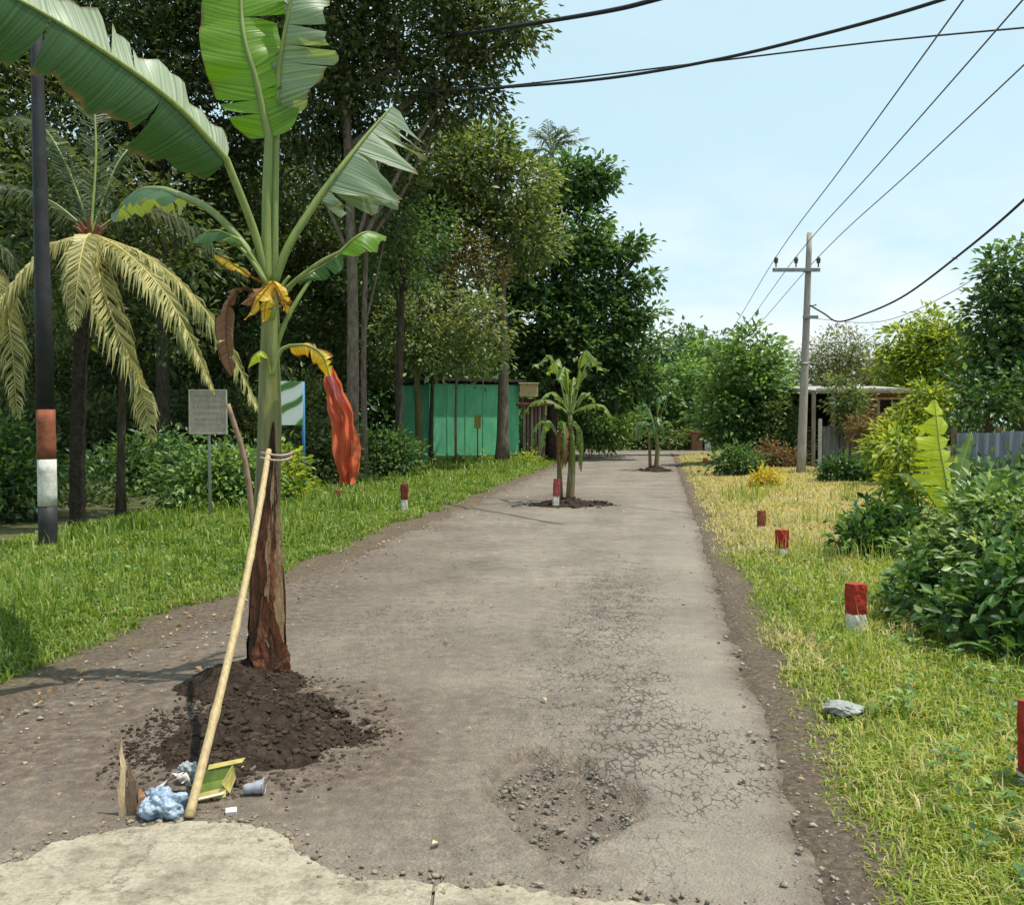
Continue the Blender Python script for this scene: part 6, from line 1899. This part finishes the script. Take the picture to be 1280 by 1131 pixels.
def litter():
    c = G(205, 1018, 0.01)
    crumple('plastic_bag', c, 0.07, 3, M_bag, 'crumpled blue plastic bag on the ground left of the bamboo stick', 'bag', 0.75, 0.5)
    c = G(235, 975, 0.02)
    crumple('plastic_wrapper', c, 0.045, 9, M_grayb, 'grey crumpled wrapper behind the bamboo stick foot', 'wrapper', 0.9, 0.5)
    # twisted white paper strip
    pts = spline([G(196, 985, 0.03), G(212, 975, 0.06), G(222, 967, 0.09), G(232, 975, 0.06), G(236, 982, 0.03)], 18)
    V, F = [], []
    for i, p in enumerate(pts):
        w = np.array([0.008, 0.016, 0.012 * math.sin(i * 0.7)])
        V += [p - w, p + w, p - w + [0, .002, .002], p + w + [0, .002, .002]]
    for i in range(len(pts) - 1):
        a = 4 * i; F += [(a, a + 1, a + 5, a + 4), (a + 2, a + 6, a + 7, a + 3), (a + 1, a + 3, a + 7, a + 5), (a, a + 4, a + 6, a + 2)]
    o = obj('paper_strip', V, F, M_paper, None, None, True, loc=tuple(pts[0])); tag(o, 'twisted white paper strip lying above the blue bag', 'paper')
    # open yellow carton: tray with flaps
    c = G(265, 990, 0.03)
    t = root('carton', tuple(c), 'open yellow and green carton lying on the soil right of the bamboo stick', 'carton')
    tb_ = MB()
    rz = 0.12
    def bx(off, size, rx=0.0, mat=M_ybox, nm='side'):
        m = MB(); m.box((0, 0, 0), size, 0, 0.001, rx)
        Vv = np.array(m.V)
        ca, sa = math.cos(rz), math.sin(rz)
        o_ = np.array(off)
        Vv = (Vv + o_) * 0.86
        Vv = Vv + np.stack([0.25 * Vv[:, 1] + 0.012 * np.sin(Vv[:, 2] * 60 + Vv[:, 0] * 30), 0.010 * np.sin(Vv[:, 0] * 35), 0.16 * Vv[:, 0] + 0.008 * np.sin(Vv[:, 1] * 50)], -1)
        Vv = np.stack([Vv[:, 0] * ca - Vv[:, 1] * sa, Vv[:, 0] * sa + Vv[:, 1] * ca, Vv[:, 2]], -1) + c
        return obj(nm, Vv, m.F, mat, t)
    bx((0, 0.02, 0.012), (0.135, 0.10, 0.003), 0.35, M_gbox, 'bottom')
    bx((0, 0.075, 0.060), (0.135, 0.003, 0.075), -0.35, M_gbox, 'side')
    bx((0, -0.032, 0.004), (0.135, 0.003, 0.045), -0.6, M_ybox, 'side')
    bx((0.071, 0.02, 0.035), (0.003, 0.10, 0.065), 0.35, M_ybox, 'side')
    bx((-0.071, 0.02, 0.035), (0.003, 0.10, 0.065), 0.35, M_gbox, 'side')
    bx((0.0, -0.06, 0.006), (0.12, 0.04, 0.003), 0.2, M_paper, 'flap')
    bx((0.02, 0.10, 0.10), (0.14, 0.035, 0.003), 0.5, M_ybox, 'flap')
    # crushed clear cup
    c = G(316, 993, 0.02)
    V, F = tube(np.array([c + np.array([0, 0, 0.022]) + np.array([0.075 * (s - .5), 0.02 * s, 0.005 * s]) for s in np.linspace(0, 1, 8)]), [0.018, 0.020, 0.022, 0.019, 0.024, 0.026, 0.027, 0.030], 14)
    o = root('plastic_cup', tuple(c), 'crushed clear plastic cup lying on the soil to the right of the carton', 'cup')
    obj('cup_wall', V, F, M_cup, o, None, True)
    pts = [c + np.array([0.040 + 0.001 * math.sin(3 * a), 0.021 + 0.031 * math.cos(a), 0.028 + 0.031 * math.sin(a)]) for a in np.linspace(0, 2 * math.pi, 19)]
    V, F = tube(np.array(pts), 0.003, 5, False); obj('rim', V, F, M_cup, o, None, True)
    c = G(289, 1016, 0.015)
    m = MB(); m.box(c + [0, 0, .008], (0.042, 0.03, 0.016), 0.3, 0.003, 0.2)
    tag(m.obj('paper_scrap', M_paper, loc=tuple(c)), 'small white paper scrap in front of the carton', 'paper')
    # split wood stake standing
    b = G(152, 1026, 0.01)
    t = root('wood_stake', tuple(b), 'splintered pale wooden stake standing upright at the heap edge left of the litter', 'stake')
    def splinter(px0, px1, pt, top_py, depth, mat, nm):
        a = G(px0, 1024, 0.0); z = P(pt, top_py, a[1])
        w = (px1 - px0) * a[1] / FPX
        V = [(a[0], a[1], -.02), (a[0] + w, a[1] + 0.005, -.02), (a[0] + w, a[1] + depth, -.02), (a[0], a[1] + depth, -.02)]
        n = 6
        F = []
        for i in range(1, n + 1):
            s = i / n
            f = (1 - s ** 2.2 * 0.92)
            cx = a[0] + (z[0] - a[0]) * s + 0.004 * math.sin(i * 2.1)
            V += [(cx, a[1] + .02 * s, z[2] * s), (cx + w * f, a[1] + 0.005 + .02 * s, z[2] * s - 0.01 * (i % 2)), (cx + w * f, a[1] + depth * f + .02 * s, z[2] * s), (cx, a[1] + depth * f + .02 * s, z[2] * s)]
        for i in range(n):
            q = 4 * i
            for k in range(4):
                F.append((q + k, q + (k + 1) % 4, q + 4 + (k + 1) % 4, q + 4 + k))
        F.append((3, 2, 1, 0)); F.append(tuple(4 * n + k for k in range(4)))
        obj(nm, V, F, mat, t)
    splinter(147, 156, 148, 928, 0.02, M_wood, 'pale_split')
    splinter(156, 170, 158, 955, 0.03, M_woodd, 'bark_side')
    splinter(170, 180, 172, 985, 0.025, plain('orange_wood', (0.4, 0.2, 0.1), (0.25, 0.12, 0.06), 9), 'inner_split')
    # flat stone on the right verge
    c = G(1054, 890, 0.03)
    crumple('flat_stone', c, 0.085, 17, plain('pale_grey_stone', (0.36, 0.37, 0.34), (0.2, 0.21, 0.19), 9, 0.85, 0.6, 50, 0.2), 'flat pale grey stone lying in the right verge grass near the road edge', 'stone', 0.32, 0.3)


litter()

# ------------------------------------------------------------------ grass
def blades(X, Y, h, wd, bendf=0.6, z=None):
    n = len(X)
    z = zground(X, Y) if z is None else z
    az = rng.random(n) * 2 * math.pi
    b = np.stack([X, Y, z - 0.01], -1)
    side = np.stack([np.cos(az), np.sin(az), np.zeros(n)], -1)
    fw = np.stack([-np.sin(az), np.cos(az), np.zeros(n)], -1)
    lean = (bendf * (0.25 + rng.random(n)))[:, None]
    hh = h[:, None]; w = wd[:, None]
    m = b + np.array([0, 0, 1.0]) * hh * 0.58 + fw * hh * 0.22 * lean
    t = b + np.array([0, 0, 1.0]) * hh * (1.0 - 0.28 * lean) + fw * hh * 0.75 * lean
    V = np.empty((n, 5, 3))
    V[:, 0] = b - side * w * .5; V[:, 1] = b + side * w * .5
    V[:, 2] = m - side * w * .42; V[:, 3] = m + side * w * .42; V[:, 4] = t
    i = np.arange(n) * 5
    F = np.concatenate([np.stack([i, i + 1, i + 3], -1), np.stack([i, i + 3, i + 2], -1), np.stack([i + 2, i + 3, i + 4], -1)])
    return V.reshape(-1, 3), F, np.repeat(rng.random(n), 5)


def scatter(n, y0, y1, side, wfun, pw=1.0):
    """points on the verge; density falls off with distance"""
    u = rng.random(n)
    y = y0 * (y1 / y0) ** (u ** pw)
    f = rng.random(n)
    a, b = wfun(y)
    off = a + (b - a) * f
    x = xl(y) - off if side < 0 else xr(y) + off
    return x, y, off


def grow(name, label, X, Y, off, h0, mat, keep, wscale=1.0, bendf=0.6, edge=0.5):
    den = fbm(X * 1.1, Y * 1.1, 91) 
    k = (rng.random(len(X)) < keep(den, off))
    X, Y, off, den = X[k], Y[k], off[k], den[k]
    h = h0 * (0.45 + 0.9 * rng.random(len(X))) * (0.55 + 0.9 * den) * (0.35 + 0.65 * sstep(0.0, edge, off))
    wd = (0.005 + 0.0011 * Y) * (0.7 + 0.6 * rng.random(len(X))) * wscale
    h = np.maximum(h, 0.025)
    V, F, rn = blades(X, Y, h, wd, bendf)
    o = obj(name, V, F, mat, None, {'rnd': rn})
    tag(o, label, 'grass', kind='stuff')


def edge_noise(Y, s):
    return (fbm(Y * 1.4, Y * 0 + s, 77) - 0.5) * 0.9


X, Y, off = scatter(200000, 3.2, 45, -1, lambda y: (0.30 + edge_noise(y, 2) * 0.7, np.minimum(5.0, 3.0 + 0.12 * y)))
grow('left_verge_grass', 'bright green grass on the left roadside verge', X, Y, off, 0.092, F_grass, lambda d, o: np.clip(0.35 + 1.4 * d - 0.15 * sstep(2.6, 4.2, o) * 4, 0, 1) * (0.3 + 0.7 * sstep(0.1, 0.7, o)), 0.9, 1.5)
X, Y, off = scatter(34000, 3.2, 40, -1, lambda y: (0.7 + 0 * y, np.minimum(4.6, 2.6 + 0.1 * y)))
grow('left_tall_grass', 'taller wispy grass tufts on the left verge', X, Y, off, 0.22, F_grass, lambda d, o: np.clip(sstep(0.48, 0.7, d) * sstep(0.8, 2.2, o) + 0.12, 0, 1), 1.0, 0.7)
X, Y, off = scatter(210000, 2.2, 45, 1, lambda y: (0.12 + np.clip(edge_noise(y, 5), -0.15, .4) * 0.6 + 0.06 * sstep(6, 3, y), np.minimum(6.0, 1.7 + 0.22 * y)))
kr = lambda d, o: np.clip(-0.25 + 2.1 * d, 0.04, 1) * (0.3 + 0.7 * sstep(0.08, 0.4, o))
w = np.maximum(sstep(8.0, 13, Y + 5 * (fbm(X * .9, Y * .9, 13) - .5)) * 0.85, 0.40 * sstep(0.54, 0.70, fbm(X * 1.6, Y * 1.6, 19)) + 0.04)
pick = rng.random(len(X)) < w
grow('right_verge_grass', 'mixed green and straw grass on the right verge', X[~pick], Y[~pick], off[~pick], 0.080, F_grass2, kr, 0.8, 1.5)
grow('right_dry_grass', 'dry straw coloured grass on the far right verge', X[pick], Y[pick], off[pick], 0.10, F_grassd, kr, 0.85, 1.3)
X, Y, off = scatter(7000, 4.5, 20, 1, lambda y: (0.6 + 0 * y, 1.3 + 0.14 * y))
grow('right_tall_grass', 'thin tall dry stalks on the right verge', X, Y, off, 0.26, F_grass2, lambda d, o: np.clip(sstep(0.5, 0.7, d), 0, 1), 0.6, 0.6)

# verge weeds: low broad leaves among the grass
def weeds():
    Cs, Ts, Ls = [], [], []
    for side, n, y0, y1 in ((-1, 420, 3.5, 22), (1, 260, 2.6, 14)):
        x, y, off = scatter(n, y0, y1, side, lambda q: (0.5 + 0 * q, 1.6 + 0.12 * q))
        z = zground(x, y)
        for k in range(n):
            m = int(rng.integers(4, 9))
            a = rng.random(m) * 6.28
            L = (0.025 + 0.035 * rng.random(m)) * (1 + 0.03 * y[k])
            hz = 0.02 + 0.09 * rng.random(m)
            Cs.append(np.stack([x[k] + 0.02 * np.cos(a), y[k] + 0.02 * np.sin(a), z[k] + hz], -1))
            Ts.append(np.stack([np.cos(a), np.sin(a), 0.25 + 0.3 * rng.random(m)], -1)); Ls.append(L)
    C = np.concatenate(Cs); T = np.concatenate(Ts); L = np.concatenate(Ls)
    V, F, rn = leaf_cards(C, T, nrm(np.array([0, 0, 1.0]) + 0.2 * rng.normal(size=C.shape)), L, L * 0.55)
    tag(obj('verge_weeds', V, F, F_fresh, None, {'rnd': rn}), 'low broad leaved weeds among the verge grass', 'weeds', kind='stuff')


weeds()

# fallen leaves and loose stones along the road edges
def debris():
    n = 620
    y = 3.0 * (26 / 3.0) ** rng.random(n)
    side = rng.random(n)
    x = np.where(side < 0.78, xl(y) + rng.normal(size=n) * 0.30 + 0.05, np.where(side < 0.82, xr(y) + 0.15 + rng.normal(size=n) * 0.2, xl(y) + rng.random(n) * 3.0))
    z = np.maximum(zground(x, y), np.where((x > xl(y)) & (x < xr(y)), 0.018, -1)) + 0.014
    a = rng.random(n) * 6.28
    L = (0.018 + 0.04 * rng.random(n) ** 3) * (1 + 0.02 * y)
    V, F, rn = leaf_cards(np.stack([x, y, z], -1), np.stack([np.cos(a), np.sin(a), 0.1 * rng.normal(size=n)], -1), nrm(np.array([0, 0, 1.0]) + 0.25 * rng.normal(size=(n, 3))), L, L * 0.5, 0.25)
    tag(obj('fallen_leaves', V, F, F_litter, None, {'rnd': rn}), 'dry fallen leaves scattered along the road edges', 'leaves', kind='stuff')
    n = 1700
    y = 2.6 * (16 / 2.6) ** rng.random(n)
    side = rng.random(n)
    x = np.where(side < 0.40, xl(y) + np.abs(rng.normal(size=n)) * 0.5, np.where(side < 0.92, xr(y) + 0.02 + rng.normal(size=n) * 0.14, xl(y) + rng.random(n) * 3.7))
    z = np.where((x > xl(y)) & (x < xr(y)), 0.013, zground(x, y))
    s = 0.003 + 0.010 * rng.random(n) ** 4
    V, F = rocks(np.stack([x, y, z], -1), s)
    tag(obj('loose_gravel', V, F, M_stone, None), 'loose gravel along the broken road edges', 'gravel', kind='stuff')
    e = np.array([p for p in SLAB_EDGE if -2.6 < p[0] < 0.9])
    k = rng.integers(0, len(e), 900)
    C = np.stack([e[k, 0] + rng.normal(size=900) * 0.05, e[k, 1] + rng.normal(size=900) * 0.05 + 0.02, np.full(900, 0.017)], -1)
    V, F = rocks(C, 0.002 + 0.011 * rng.random(900) ** 4)
    tag(obj('slab_rubble', V, F, plain('beige_rubble', (0.34, 0.28, 0.2), (0.16, 0.13, 0.09), 12, 0.9, 0.6, 80, 0.15), None), 'beige concrete crumbs along the broken slab edge', 'rubble', kind='stuff')
    n = 900
    a = rng.random(n) * 6.28; q = np.sqrt(rng.random(n)) * 1.0
    x = POT[0] + np.cos(a) * q * 0.28; y = POT[1] + np.sin(a) * q * 0.48 - 0.05
    s = 0.002 + 0.010 * rng.random(n) ** 5
    V, F = rocks(np.stack([x, y, np.full(n, -0.030) + 0.016 * q], -1), s)
    tag(obj('pothole_gravel', V, F, M_stone2, None), 'broken stones lying in the pothole in the road', 'gravel', kind='stuff')


debris()
